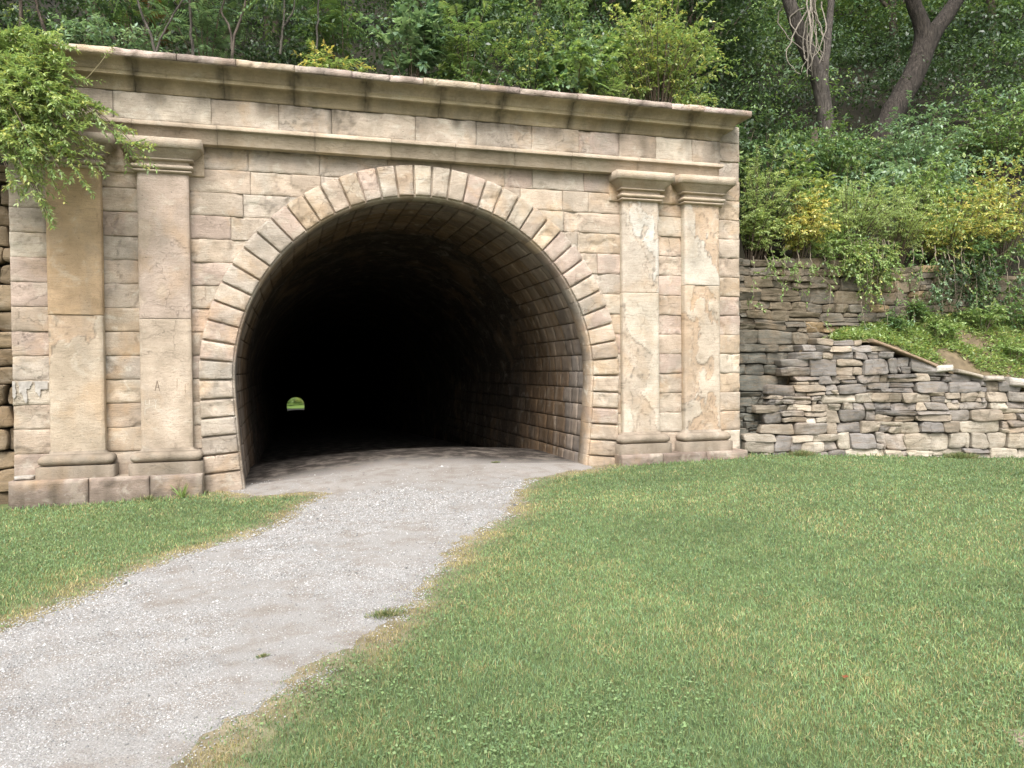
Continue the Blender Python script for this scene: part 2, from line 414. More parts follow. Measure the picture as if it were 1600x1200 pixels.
for z0, z1 in ((5.372, 5.74), (5.744, 6.1), (6.104, 6.43)):
    for s in (-1, 1): fblock(wall, *sorted((s*5.5, s*6.14)), z0, z1, 0, .06, blockcol())
# slightly proud courses beside the capitals
fblock(wall, -5.9, -3.44, 4.87, 5.36, -.035, .04, np.array([.45, .37, .28])); fblock(wall, 3.42, 5.75, 4.87, 5.36, -.035, .04, np.array([.48, .39, .29]))
# side of the portal that faces along the retaining wall
for s in (-1, 1):
    for r in range(len(rows)+2):
        z0 = .24 if r == 0 else .615+CH*(r-1); z1 = .615+CH*r
        if z1 > 6.47: break
        def P(u, v, h, s=s, z0=z0, z1=z1): return np.stack([s*(6.135+h)+0*u, .07+u*.86, z0+.004+v*(z1-z0-.008)], -1)
        patch(wall, P, 10, 6, .03, sand_disp(blockcol(), seed=r), None, .008)
wall.build('ashlar_wall', MAT['sand'], portal, smooth=False)

# -- arch ring of rusticated voussoirs
ring = MB()
def ringw(s): 
    return .523+.07*np.clip((S_L-.3-s)/1.7, 0, 1)+.07*np.clip((s-S_R-.3)/1.7, 0, 1)
def ringP(s0, s1, r0, r1, yf):
    def P(u, v, h):
        s = s0+u*(s1-s0); x, z, nx, nz = prof(s); w = r0+v*(ringw(s)+r1-r0)
        return np.stack([x+nx*w, yf-h+0*u, z+nz*w], -1)
    return P
sj0 = np.interp(-.02, PROF[:60, 1], SL[:60]) if False else SL[np.argmin(np.abs(PROF[:len(zz), 1]+.3))]
nb = 6; bounds = list(np.linspace(S_L-nb*.288, S_L, nb+1)); bounds[0] = 0.0
NV = 35
bounds += list(np.linspace(S_L, S_R, NV+1)[1:]); bounds += list(np.linspace(S_R, S_R+nb*.288, nb+1)[1:]); bounds[-1] = SLEN
def ringstain(P):
    return .35*sstep(.7, .0, P[..., 2])*fbm(P*3, 3, 63)
for a, b in zip(bounds[:-1], bounds[1:]):
    c = blockcol()*random.uniform(.98, 1.1); sd = random.randrange(999)
    patch(ring, ringP(a+.0008, b-.0008, 0, -.012, -.022), 5, 8, .42, sand_disp(c, seed=sd, thr=.66), c*(.88 if min(a, SLEN-b) < S_L+.5 else .6), .004, .03, .02, backk=.22)
    patch(ring, ringP(a+.0155, b-.0155, .03, 0, -.084), 8, 14, .070, sand_disp(c, seed=sd, rough=.004, thr=random.uniform(.57, .75), stain=ringstain, size=(b-a, .46)), c, .003, .03, .014)
ring.build('arch_ring', MAT['sand'], portal)

# -- plinth courses
plinth_col = np.array([.235, .198, .17])
def plinth_stain(P): return np.clip(.08+1.5*(fbm(P*np.array([6, 4, .8]), 4, 66)-.38), 0, .85)*(1-.5*sstep(.235, .262, P[..., 2]))+.3*sstep(.12, -.1, P[..., 2])
for s in (-1, 1):
    pm = MB(); x = -6.1 if s < 0 else 3.47; e = -3.5 if s < 0 else 6.04
    while x < e-.05:
        w = random.uniform(.75, 1.1)
        if e-x-w < .4: w = e-x
        fblock(pm, x, x+w, -.45, .268, -.42, .45, plinth_col*random.uniform(.85, 1.2)+np.array([.012, 0, 0])*random.random(), cell=.05, edge=.02, stain=plinth_stain, gap=.003); x += w
    pm.build('plinth', MAT['sand'], portal)

# -- mouldings that wrap round three sides of a pilaster
def mould(mb, xl, xr, yf, levels, col, stainf=None, nx=14):
    """levels: (z, overhang).  Loop left side, front, right side at each level."""
    L = []
    xs_ = np.linspace(0, 1, nx)
    for z, o in levels:
        x0, x1, y = xl-o, xr+o, yf-o
        lp = [(x0, .02, z)]+[(x0+(x1-x0)*t, y, z) for t in xs_]+[(x1, .02, z)]
        L.append(lp)
    A = np.array(L); k, n = A.shape[:2]
    A = A+.004*(fbm(A*7, 2, 70)[..., None]-.5)
    i = np.arange(k*n).reshape(k, n); q = np.stack([i[:-1, :-1], i[:-1, 1:], i[1:, 1:], i[1:, :-1]], -1).reshape(-1, 4)
    c = np.ones((k, n, 4)); c[..., :3] = col*(1+.25*(fbm(A*1.7, 3, 71)[..., None]-.5)); c[..., 3] = 0 if stainf is None else stainf(A)
    mb.add(A, c.reshape(-1, 4), q)
    for lvl in (0, k-1):    # close bottom and top
        b = mb.n; lp = A[lvl]; mb.add(np.vstack([lp, lp*np.array([1, 0, 1])+np.array([0, .02, 0])]), c[lvl, 0], [[j, j+1, n+j+1, n+j] for j in range(n-1)])
def roll(z0, z1, o0, o1, n=7):
    return [((z0+z1)/2-(z1-z0)/2*math.cos(a), o0+(o1-o0)*math.sin(a)) for a in np.linspace(0, PI, n)]

PILS = [(-5.62, -4.89, 2.685, [.47, .35, .225], [.46, .395, .31]), (-4.39, -3.66, 2.64, [.44, .37, .315], [.46, .395, .32]),
        (3.63, 4.35, 3.2, [.54, .525, .48], [.52, .475, .40]), (4.88, 5.62, 3.36, [.53, .495, .43], [.51, .45, .37])]
PLAB = ['ochre upper slab and rubbed lower slab', 'pinkish upper slab with scratched letters below', 'pale flaking slabs with a long spall along one edge', 'cream slabs with a large map-shaped spall']
for i, (xl, xr, zj, cu, cl) in enumerate(PILS):
    m_ = MB()
    for z0, z1, c in ((.612, zj-.003, np.array(cl)), (zj+.003, 4.875, np.array(cu))):
        w = xr-xl; d = z1-z0; off = np.array([i*7.3, 0, z0*3.1])
        def disp(P, U, V, c=c, off=off, i=i):
            n = fbm(P*np.array([1.5, 1, .8])*(.9+.25*i)+off+.25*(fbm(P*6, 3, 81)[..., None]-.5), 5, 80)
            T1 = (.57, .615, .535, .535)[i]; sp = sstep(T1, T1+.015, n); sp2 = sstep(T1+.085, T1+.1, n); ed = np.minimum(U, 1-U)*w
            chip = sstep(.03, .0, ed-.035*(fbm(P*np.array([1, 1, 9]), 3, 83)-.35))
            h = (-.004 if i == 1 else -.011)*sp-.008*sp2*(i != 1)+.004*(fbm(P*np.array([14, 14, 22]), 3, 84)-.5)-.02*chip
            cc = np.ones(P.shape[:-1]+(4,)); a = np.array([.45, .345, .245]) if i in (0, 3) else np.array([.45, .385, .31])
            k = (sp*(.85 if i in (0, 3) else .65))[..., None]
            rim = np.exp(-((n-T1-.007)/.0065)**2)+.8*np.exp(-((n-T1-.092)/.0065)**2)
            cc[..., :3] = (c*(1-k)+a*k)*(1-(.08 if i == 1 else .5)*rim[..., None]); cc[..., :3] *= (1+.2*(fbm(P*2+off, 3, 85)-.5))[..., None]
            cc[..., 3] = .28*sstep(.95, .62, P[..., 2])*fbm(P*4, 3, 86)
            return h, cc
        patch(m_, flat(xl, xr, z0, z1, -.15), int(w/.02), int(d/.022), .16, disp, c, .004, .008, .0015)
    sh = m_.build('pilaster', MAT['slab'], portal); sh['label'] = PLAB[i]
    tc = np.array([.445, .385, .31])*(1.08 if i > 1 else .97)
    cp = MB(); yf = -.15
    mould(cp, xl, xr, yf, roll(4.862, 4.912, .0, .055), tc); mould(cp, xl, xr, yf, roll(4.915, 4.985, .03, .08), tc)
    mould(cp, xl, xr, yf, [(4.98, .015), (5.05, .015)], tc*.98); mould(cp, xl, xr, yf, roll(5.045, 5.082, .05, .085, 5), tc)
    gst = lambda A: .42*fbm(A*3, 3, 88)
    mould(cp, xl, xr, yf, [(5.08, .075), (5.098, .088), (5.135, .122), (5.175, .165), (5.205, .188)], tc*.93, gst)
    mould(cp, xl, xr, yf, [(5.207, .188), (5.2085, .214), (5.35, .215), (5.352, .213)], tc*1.04)
    cp.build('capital', MAT['trim'], sh)
    bs = MB(); st = lambda A: np.clip(.12+1.4*(fbm(A*np.array([7, 5, 1.2]), 4, 89)-.38), 0, .8)
    mould(bs, xl, xr, yf, [(.655, .003), (.625, .012), (.612, .05)], tc*.8, st)
    mould(bs, xl, xr, yf, roll(.447, .61, .045, .135, 11), tc*.74, st)
    mould(bs, xl, xr, yf, [(.26, .155), (.437, .155), (.446, .148)], tc*.62, st)
    bs.build('base', MAT['trim'], sh)

# -- scratched letters and old marks on the stone
def stroke(mb, pts, w, col, Pm):
    for a, b in zip(pts[:-1], pts[1:]):
        a = np.array(a); b = np.array(b); d = (b-a)/np.linalg.norm(b-a); s = np.array([-d[1], d[0]])*w/2
        v = [Pm(*(a-s)), Pm(*(a+s)), Pm(*(b+s)), Pm(*(b-s))]; mb.add(v, col, [[0, 1, 2, 3]])
pil2 = [o for o in portal.children if o.name.startswith('pilaster')][1]
def pm2(x, z): return (x, -.1535, z)
def px2(pxx, pyy): p = at(pxx, pyy, -.15); return (p[0], p[2])
mk = MB(); dk = (.19, .145, .11)
stroke(mk, [px2(242.3, 611), px2(245.6, 595)], .012, dk, pm2); stroke(mk, [px2(245.6, 595), px2(249.5, 611)], .012, dk, pm2); stroke(mk, [px2(243.4, 605), px2(248.4, 605)], .008, dk, pm2)
mk.build('scratched_letter', MAT['mark'], pil2)
mk = MB(); stroke(mk, [px2(276.7, 592), px2(276.7, 607)], .009, (.3, .23, .17), pm2); mk.build('scratched_stroke', MAT['mark'], pil2); mk = MB(); stroke(mk, [px2(289.5, 600), px2(289.5, 614)], .009, (.3, .23, .17), pm2)
mk.build('scratched_stroke', MAT['mark'], pil2)
mk = MB(); wt = (.47, .415, .345)
for a, b in (((227.3, 625), (227.3, 632)), ((227.3, 632), (231, 632)), ((233.6, 625), (233.6, 632)), ((241, 624), (243.5, 628)), ((245, 624), (243.5, 628)), ((243.5, 628), (243, 638)), ((226.5, 648), (226.8, 639)), ((226.8, 639), (241, 633.5))):
    stroke(mk, [px2(*a), px2(*b)], .008, wt, pm2)
mk.build('pale_scratches', MAT['mark'], pil2)
ringo = [o for o in portal.children if o.name == 'arch_ring'][0]
def pm3(x, z): return (x, -.0835, z)
def px3(pxx, pyy): p = at(pxx, pyy, -.08); return (p[0], p[2])
mk = MB(); rd = (.17, .085, .075)
for a, b in (((913, 486), (918.5, 476)), ((918.5, 476), (916, 474.5)), ((916, 474.5), (913, 476)), ((913, 476), (919.5, 486)), ((914.5, 482), (918.5, 482))):
    stroke(mk, [px3(*a), px3(*b)], .013, rd, pm3)
mk.build('painted_mark', MAT['mark'], ringo)
wallo = [o for o in portal.children if o.name == 'ashlar_wall'][0]

# -- whitewash smear on the left quoin: a film of old paint with a ragged edge
mk = MB(); g_ = 60
pa = at(19, 596, -.012); pb = at(76, 634, -.012)
U, V = np.meshgrid(np.linspace(0, 1, g_), np.linspace(0, 1, 40), indexing='ij')
Pq = np.stack([pa[0]+U*(pb[0]-pa[0]), np.full_like(U, -.0135), pa[2]+V*(pb[2]-pa[2])], -1)
dens = fbm(Pq*np.array([14, 1, 5]), 5, 91)*1.5-.28+.12*(1-V)-.22*V-.35*np.exp(-((U-.43)/.05)**2)*(V > .3)-.4*sstep(.75, .8, U)*(V > .33)
ii = np.arange(U.size).reshape(U.shape); qq = np.stack([ii[:-1, :-1], ii[1:, :-1], ii[1:, 1:], ii[:-1, 1:]], -1)[dens[:-1, :-1] > .44]
mk.add(Pq, np.array([.40, .37, .335])*.82, qq); mk.build('old_paint', MAT['mark'], wallo)

# -- architrave, taenia, frieze, cornice, coping
def extr(mb, prof_, ends, lens, colf, stainf, base_x=5.60, base_y=.17, step=.06, gap=.0025):
    """Moulding run along the wall in stones of given joints, mitred and returned at both ends."""
    J = [ends[0]]
    while J[-1] < ends[1]-lens[0]*.6: J.append(J[-1]+random.uniform(*lens))
    J[-1] = ends[1]
    pr = np.array(prof_)
    for a, b in zip(J[:-1], J[1:]):
        xs_ = np.linspace(a+(gap if a > ends[0] else 0), b-(gap if b < ends[1] else 0), max(3, int((b-a)/step)))
        A = np.zeros((len(pr), len(xs_), 3)); A[..., 0] = xs_[None]; A[..., 1] = pr[:, 0:1]; A[..., 2] = pr[:, 1:2]
        ex = (-pr[:, 0]-base_y)
        if a == ends[0]: A[:, 0, 0] = a-ex
        if b == ends[1]: A[:, -1, 0] = b+ex
        jit = .004*(fbm(A*6, 3, 93)-.5); A[..., 1] += jit; A[..., 2] += random.uniform(-.003, .003)
        c = np.ones(A.shape[:2]+(4,)); c[..., :3] = colf(A, random.uniform(.9, 1.1)); d = np.minimum(A[..., 0]-a, b-A[..., 0]); c[..., 3] = stainf(A, d)
        i = np.arange(A.shape[0]*A.shape[1]).reshape(A.shape[:2]); q = np.stack([i[:-1, :-1], i[:-1, 1:], i[1:, 1:], i[1:, :-1]], -1).reshape(-1, 4)
        mb.add(A, c.reshape(-1, 4), q)
        for e, flag in ((0, a == ends[0]), (-1, b == ends[1])):
            lp = A[:, e]; lb = lp.copy(); lb[:, 1] = .02 if not flag else .5
            k = len(lp); mb.add(np.vstack([lp, lb]), np.vstack([c[:, e], c[:, e]]), [[j, j+1, k+j+1, k+j] for j in range(k-1)])
JX = {}
tan = np.array([.44, .375, .295])
def tcol(k=1.0): return lambda A, r: tan*k*r*(1+.25*(fbm(A*1.3, 3, 94)[..., None]-.5))
arc = MB()
extr(arc, [(0, 5.345), (-.155, 5.345), (-.16, 5.35), (-.16, 5.565), (-.222, 5.567), (-.224, 5.572), (-.224, 5.63), (-.165, 5.64)], (-5.63, 5.60), (1.0, 1.5), tcol(1.0),
     lambda A, d: .38*sstep(.40, .2, A[..., 2]*0+(5.575-A[..., 2]))*0+.35*sstep(5.42, 5.56, A[..., 2])*(A[..., 1] > -.2)*fbm(A*2, 3, 95)+.45*np.exp(-(d/.05)**2)*fbm(A*5, 3, 96))
arc.build('architrave', MAT['trim'], portal)
fr = MB(); x = -5.62
while x < 5.6-.05:
    w = random.uniform(.7, 1.45)
    if 5.62-x-w < .5: w = 5.62-x
    fblock(fr, x, x+w, 5.635, 6.06, -.165, .17, blockcol()*1.05, thr=random.uniform(.62, .75), rough=.004,
           stain=lambda P: .9*sstep(5.75, 6.07, P[..., 2])*sstep(.42, .60, fbm(P*np.array([1.5, 1, .12]), 3, 97))+.5*sstep(.56, .68, fbm(P*np.array([2.2, 1, .1]), 2, 98))); x += w
fr.build('frieze', MAT['sand'], portal)
co = MB()
cprof = [(-.165, 6.055), (-.178, 6.062), (-.182, 6.09), (-.20, 6.14), (-.235, 6.19), (-.29, 6.228), (-.352, 6.236), (-.356, 6.24), (-.356, 6.282), (-.37, 6.288), (-.38, 6.31), (-.40, 6.345), (-.44, 6.385), (-.49, 6.415), (-.545, 6.428), (-.55, 6.436)]
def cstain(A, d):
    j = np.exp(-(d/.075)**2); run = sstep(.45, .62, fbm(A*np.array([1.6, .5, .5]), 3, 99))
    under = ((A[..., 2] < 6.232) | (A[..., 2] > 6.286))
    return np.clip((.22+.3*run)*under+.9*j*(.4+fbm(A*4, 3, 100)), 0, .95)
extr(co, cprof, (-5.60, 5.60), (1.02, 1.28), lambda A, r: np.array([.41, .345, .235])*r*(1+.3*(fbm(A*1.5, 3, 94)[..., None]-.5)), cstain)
co.build('cornice', MAT['trim'], portal)
cop = MB(); x = -6.05
while x < 6.03:
    w = random.uniform(.45, 1.1)
    if 6.05-x-w < .35: w = 6.05-x
    c = random.choice([np.array([.43, .36, .32]), np.array([.47, .40, .31]), np.array([.36, .30, .28])])*random.uniform(.85, 1.15)
    fblock(cop, x, x+w, 6.437, 6.548+random.uniform(-.004, .006), -.575+random.uniform(-.008, .008), 1.6, c, cell=.04, gap=.0025, edge=.014, rough=.007, thr=.63, spall=.02,
           stain=lambda P: .5*sstep(.5, .66, fbm(P*np.array([4, 2, 2]), 3, 101))); x += w
coping = cop.build('coping', MAT['sand'], portal)

# -- tunnel lining: block courses near the mouth, then the bored length to the far end
lin = MB(); nrow = int(SLEN/.30)
def lin_col(s, y):
    fz = np.interp(s, SL, PROF[:, 1]); side = np.interp(s, SL, PROF[:, 0])
    high = sstep(1.6, 3.2, fz)
    return fz, side, high
y0s = []
for r in range(nrow):
    s0 = SLEN*r/nrow; s1 = SLEN*(r+1)/nrow; y = .36 if r % 2 else .36
    first = True
    while y < 13:
        w = random.uniform(.3, .62) if not (first and r % 2) else .33
        first = False
        sm = (s0+s1)/2; fz, side, high = lin_col(sm, y); ym = y+w/2
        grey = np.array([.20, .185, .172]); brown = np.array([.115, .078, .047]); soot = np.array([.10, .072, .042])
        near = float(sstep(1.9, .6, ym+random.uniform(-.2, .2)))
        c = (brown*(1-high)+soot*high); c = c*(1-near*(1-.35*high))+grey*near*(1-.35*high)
        sk = float(sstep(2.2, 4.6, ym+random.uniform(-.4, .4)-.6*(1-high))); c = c*(1-sk)+np.array([.03, .022, .015])*sk   # tunnel gloom painted into the stone colour, deepening further in
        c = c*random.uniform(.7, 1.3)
        def P(u, v, h, s0=s0, s1=s1, y=y, w=w):
            s = s0+.006+u*(s1-s0-.012); x, z, nx, nz = prof(s); return np.stack([x+nx*(.03-h), y+.005+v*(w-.01), z+nz*(.03-h)], -1)
        def dd(B, U, V, c=c):
            h = .03*(fbm(B*4, 3, 110)-.5)+.016*(fbm(B*13, 2, 111)-.5)
            cc = np.ones(B.shape[:-1]+(4,))
            # lime washed out of the joints runs down the curve in narrow bands
            st = sstep(.6, .68, fbm(B*np.array([.35, 3.3, .25])+np.array([0, 7, 0]), 3, 112))*.8+sstep(.62, .72, fbm(B*np.array([.8, 9, .5]), 3, 113))*.5
            st = np.clip(st, 0, 1)*sstep(3.6, .6, B[..., 1])*(.35+.65*sstep(4.4, 2.5, B[..., 2]))
            pale = np.array([.30, .265, .225])
            cc[..., :3] = c*(1-st[..., None])+pale*st[..., None]; cc[..., 3] = 0
            return h, cc
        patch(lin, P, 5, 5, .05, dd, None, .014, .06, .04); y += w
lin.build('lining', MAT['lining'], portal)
bor = MB(); yl = np.concatenate([np.linspace(.25, 14, 12), np.linspace(18, 275.5, 60)]); ssb = np.linspace(0, SLEN, 90); bx, bz, bnx, bnz = prof(ssb)
def drop(y): return -.0445*np.clip(y-4, 0, 400)-.3*sstep(2.4, 7, y)
A = np.zeros((len(yl), 90, 3)); A[..., 0] = bx+bnx*np.where(yl[:, None] < 15, .07, .0); A[..., 1] = yl[:, None]; A[..., 2] = bz+bnz*np.where(yl[:, None] < 15, .07, 0)+drop(yl)[:, None]-(.6*(bz < .3)*(yl[:, None] > 5))
i = np.arange(A.shape[0]*90).reshape(-1, 90)
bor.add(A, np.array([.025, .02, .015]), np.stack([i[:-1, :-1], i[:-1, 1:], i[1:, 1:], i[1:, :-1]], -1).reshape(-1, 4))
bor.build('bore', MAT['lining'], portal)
def tf(x, y):
    return gz(x, np.minimum(y, .3))+.002+crown(x, y)+drop(y)+.012*(fbm(np.stack([x*2, y*2, 0*x], -1), 3, 9)-.5)*sstep(.4, 1., y)
def tfc(X, Y, Z):  # floor colour falls to near black inward, painted shade of the bore
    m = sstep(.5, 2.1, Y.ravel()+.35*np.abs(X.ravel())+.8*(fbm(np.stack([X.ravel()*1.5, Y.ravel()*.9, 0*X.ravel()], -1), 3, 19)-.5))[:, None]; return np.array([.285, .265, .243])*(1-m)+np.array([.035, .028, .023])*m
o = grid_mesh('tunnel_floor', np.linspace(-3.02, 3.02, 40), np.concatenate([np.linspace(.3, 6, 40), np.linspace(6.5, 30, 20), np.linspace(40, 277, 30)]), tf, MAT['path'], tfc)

# ------------------------------------------------------------------ dry-laid rubble walls
def warp(s, z, k):
    p = np.stack([s*1.6, z*2.2, 0*s+k], -1); p2 = np.stack([s*5, z*7, 0*s+k], -1)
    return s+.10*(fbm(p, 2, 180)-.5)+.028*(fbm(p2, 2, 182)-.5), z+.13*(fbm(np.stack([s*.9, z*2.2, 0*s+k], -1), 2, 184)-.5)+.03*(fbm(p2, 2, 186)-.5)
def rubble(mb, P3, s_range, rowz, topf, step_to, colf, lens, depth=.3, bulge=.03, gap=.008, jit=.02, split=.3, rnd=.10):
    zb = list(rowz)
    for r in range(len(zb)-1):
        s = s_range[0]-random.uniform(0, .2)
        while s < s_range[1]:
            H = zb[r+1]-zb[r]; w = random.uniform(*lens)*random.choice([.55, .8, 1, 1, 1.3])*(1.0 if H > .2 else .85); s1 = s+w
            z0, z1 = zb[r], zb[r+1]; sm = (s+s1)/2
            sub = [(s, s1, z0, z1)]
            if H > .17 and random.random() < split:
                zm = z0+H*random.uniform(.35, .65); sub = [(s, s1, z0, zm), (s, s1, zm, z1)]
                if random.random() < .5: sx = s+w*random.uniform(.35, .65); sub = [(s, sx, z0, zm), (sx, s1, z0, zm), (s, s1, zm, z1)]
            for a, b, za, zc in sub:
                if step_to and sm < step_to:
                    if topf(sm) < (za+zc)/2 or a < s_range[0]-.15: continue
                    ta = tb = zc
                else: ta, tb = topf(a), topf(b)
                if min(ta, tb) < za+.05: continue
                c4 = np.array([[a, za], [b, za], [b, min(zc, tb)], [a, min(zc, ta)]])
                for q_ in range(4): c4[q_] += np.array([random.uniform(-jit, jit)*1.5, random.uniform(-jit, jit)*.6])
                cen = c4.mean(0); c4 = cen+(c4-cen)*(1-gap*2/np.array([max(b-a, .1), max(zc-za, .06)]))
                if c4[3, 1]-c4[0, 1] < .03 or c4[2, 1]-c4[1, 1] < .03: continue
                off = random.uniform(-.04, .04); tilt = random.uniform(-.04, .04); tl2 = random.uniform(-.04, .04); col = colf(sm, (za+zc)/2); sd = random.randrange(900)
                rs = [random.uniform(-.012, .02), random.uniform(-.06, .06), random.uniform(-.05, .05), random.uniform(-.005, .03), random.uniform(-.06, .06)]
                cr = np.array([random.uniform(0, rnd) for _ in range(4)])
                def P(u, v, h, c4=c4, off=off, tilt=tilt, tl2=tl2, cr=cr, sd=sd):
                    # corners knocked off by differing amounts
                    du = (2*u-1); dv = (2*v-1); k = (np.abs(du)*np.abs(dv))**4
                    kc = k*np.where(du < 0, np.where(dv < 0, cr[0], cr[3]), np.where(dv < 0, cr[1], cr[2]))
                    u2 = u-.6*kc*np.sign(du); v2 = v-1.2*kc*np.sign(dv)
                    b = c4[0]*((1-u2)*(1-v2))[..., None]+c4[1]*(u2*(1-v2))[..., None]+c4[2]*(u2*v2)[..., None]+c4[3]*((1-u2)*v2)[..., None]
                    ws, wz = warp(b[..., 0], b[..., 1], 0.0)
                    return P3(ws, wz, h+off+tilt*(v-.5)+tl2*(u-.5))
                def dd(B, U, V, col=col, sd=sd, rs=rs):
                    e = (1-np.abs(2*U-1)**14)*(1-np.abs(2*V-1)**9); n = fbm(B*4.5+sd, 4, 120)
                    led = fbm(B*np.array([3, 3, 22])+sd, 3, 121)
                    fa = rs[0]+rs[1]*(U-.5)+rs[2]*(V-.5); fb = rs[3]-rs[1]*(U-.5)*1.5+rs[4]*(V-.5)
                    h = bulge*e+np.minimum(fa, fb)+.05*(n-.5)+.032*(led-.5)+.05*(np.abs(fbm(B*7+sd, 2, 124)-.5)-.1)+.016*(fbm(B*26+sd, 2, 123)-.5)
                    cc = np.ones(B.shape[:-1]+(4,)); cc[..., :3] = col*(1+.55*(fbm(B*3+sd, 3, 122)-.5)+.35*(led-.5))[..., None]; cc[..., 3] = .0
                    return h, cc
                patch(mb, P, 16, 9, depth, dd, None, .005, .012, .025)
            s = s1

def rows_of(z0, z1, lo, hi):
    z = [z0]
    while z[-1] < z1: z.append(z[-1]+random.uniform(lo, hi))
    return z
# upper retaining wall
up = MB(); YU = .3
def upP(s, z, h): return np.stack([s, YU-h+.03*(z-2), z], -1)
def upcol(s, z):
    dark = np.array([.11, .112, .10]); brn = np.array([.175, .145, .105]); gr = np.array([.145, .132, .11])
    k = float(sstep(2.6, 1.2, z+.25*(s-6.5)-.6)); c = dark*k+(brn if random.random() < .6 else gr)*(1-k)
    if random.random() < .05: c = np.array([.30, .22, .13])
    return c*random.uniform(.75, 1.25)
uprows = rows_of(-.1, 4.0, .13, .31)
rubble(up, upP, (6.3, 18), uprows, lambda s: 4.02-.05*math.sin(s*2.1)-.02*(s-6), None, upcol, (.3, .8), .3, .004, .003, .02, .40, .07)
back = MB(); back.add([(6.15, YU+.2, -.2), (18.2, YU+.2, -.2), (18.2, YU+.25, 3.9), (6.15, YU+.25, 3.9)], (.02, .018, .014), [[0, 1, 2, 3]])
rw = empty('retaining_wall', (12, YU, 0)); tag(rw, 'tall dark coursed stone retaining wall running from the portal beneath the bushes', 'stone wall')
up.build('stone_courses', MAT['rubble'], rw); back.build('wall_core', MAT['mortar'], rw)

# lower tumbled wall in front of it
lw = MB()
def lwP(s, z, h):
    x = WA[0]+WD[0]*s+WN[0]*h; y = WA[1]+WD[1]*s+WN[1]*h; lean = .06*z; return np.stack([x-WN[0]*lean, y-WN[1]*lean, z], -1)
def on_wall(px, py):
    d = fw+rt*(px-800)/F+upv*(600-py)/F; n3 = np.array([WN[0], WN[1], 0]); t = ((np.array([WA[0], WA[1], 0])-np.array([CX, CY, 0]))@n3)/(d@n3)
    p = np.array([CX, CY, CZ])+d*t; return (p[:2]-WA)@WD, p[2]
TP = np.array([on_wall(*p) for p in [(1168, 700), (1195, 640), (1240, 575), (1262, 540), (1300, 532), (1372, 528), (1420, 548), (1462, 568), (1500, 578), (1560, 590), (1600, 600), (1700, 625)]])
def lwtop(s): return float(np.interp(s, TP[:, 0], TP[:, 1]))
def lwcol(s, z):
    pur = np.array([.205, .192, .185]); tanc = np.array([.315, .27, .22]); cream = np.array([.50, .45, .38]); grey = np.array([.275, .25, .23])
    if z > 1.25: c = pur if random.random() < .75 else tanc
    elif z > .5: c = random.choice([tanc, grey, tanc*1.1, cream*.85, pur])
    else: c = random.choice([cream, grey, cream*.8, pur*1.15, grey*1.2])
    dk = float(sstep(1.1, .2, s)); c = c*(1-dk*.4)
    return c*random.uniform(.8, 1.22)
lrows = [-.3, -.06, .17, .5, .71, .92, 1.07, 1.27, 1.48, 1.66, 1.97, 2.10, 2.23, 2.36, 2.5]
SPK = on_wall(1300, 532)[0]
rubble(lw, lwP, (.12, 8.2), lrows, lwtop, SPK, lwcol, (.24, .66), .5, .006, .002, .026, .30, .09)
bk = MB(); ns = 40; S = np.linspace(.05, 8.2, ns); T = np.array([max(lwtop(s-.35)-.3, -.2) for s in S])
V = np.vstack([lwP(S, np.full(ns, -.3), np.full(ns, -.3)), lwP(S, T, np.full(ns, -.3))]); j = np.arange(ns-1)
bk.add(V, (.022, .02, .017), np.stack([j, j+1, ns+j+1, ns+j], -1))
lwo = empty('rubble_wall', (*(WA+WD*3), 0)); tag(lwo, 'low tumbled dry stone wall of grey and cream rubble sloping down beside the lawn', 'stone wall')
lw.build('stone_courses', MAT['rubble'], lwo); bk.build('wall_core', MAT['mortar'], lwo)
# leaning capstone and pale top stones
cs = MB()
for (a, b, dz, dep, col, ht) in (((1368, 532), (1470, 573), .04, .5, (.33, .24, .17), .07), ((1466, 578), (1493, 576), .05, .35, (.58, .55, .5), .13), ((1543, 592), (1572, 592), .05, .35, (.5, .46, .41), .10), ((1580, 597), (1632, 604), .05, .4, (.52, .48, .44), .17), ((1500, 580), (1540, 590), .03, .35, (.42, .37, .31), .08)):
    s0, z0 = on_wall(*a); s1, z1 = on_wall(*b)
    def P(u, v, h, s0=s0, z0=z0, s1=s1, z1=z1, ht=ht, dz=dz): return lwP(s0+u*(s1-s0), z0+u*(z1-z0)-ht*.4+v*ht, h+.05)
    def dd(B, U, V, col=np.array(col)):
        e = (1-np.abs(2*U-1)**4)*(1-np.abs(2*V-1)**4); h = .05*e+.04*(fbm(B*6, 3, 125)-.5); cc = np.ones(B.shape[:-1]+(4,)); cc[..., :3] = col*(1+.4*(fbm(B*5, 3, 126)-.5))[..., None]; cc[..., 3] = 0; return h, cc
    patch(cs, P, 10, 6, dep, dd, None, .025, .06, .1)
cs.build('cap_stones', MAT['rubble'], lwo)

# rough wing wall at the far left
lf = MB()
def lfP(s, z, h): return np.stack([s, .12-h, z], -1)
rubble(lf, lfP, (-9.2, -6.25), rows_of(-.3, 4.9, .26, .36), lambda s: 4.95, None, lambda s, z: np.array([.23, .175, .115])*random.uniform(.6, 1.2), (.5, .8), .3, .02, .010, .02, .1, .08)
bk = MB(); bk.add([(-9.2, .32, -.3), (-6.14, .32, -.3), (-6.14, .32, 4.9), (-9.2, .32, 4.9)], (.02, .017, .012), [[0, 1, 2, 3]])
lfo = empty('wing_wall', (-7.5, .2, 0)); tag(lfo, 'rough brown stone wing wall butting against the portal beside the ochre pilaster', 'stone wall')
lf.build('stone_courses', MAT['rubble'], lfo); bk.build('wall_core', MAT['mortar'], lfo)

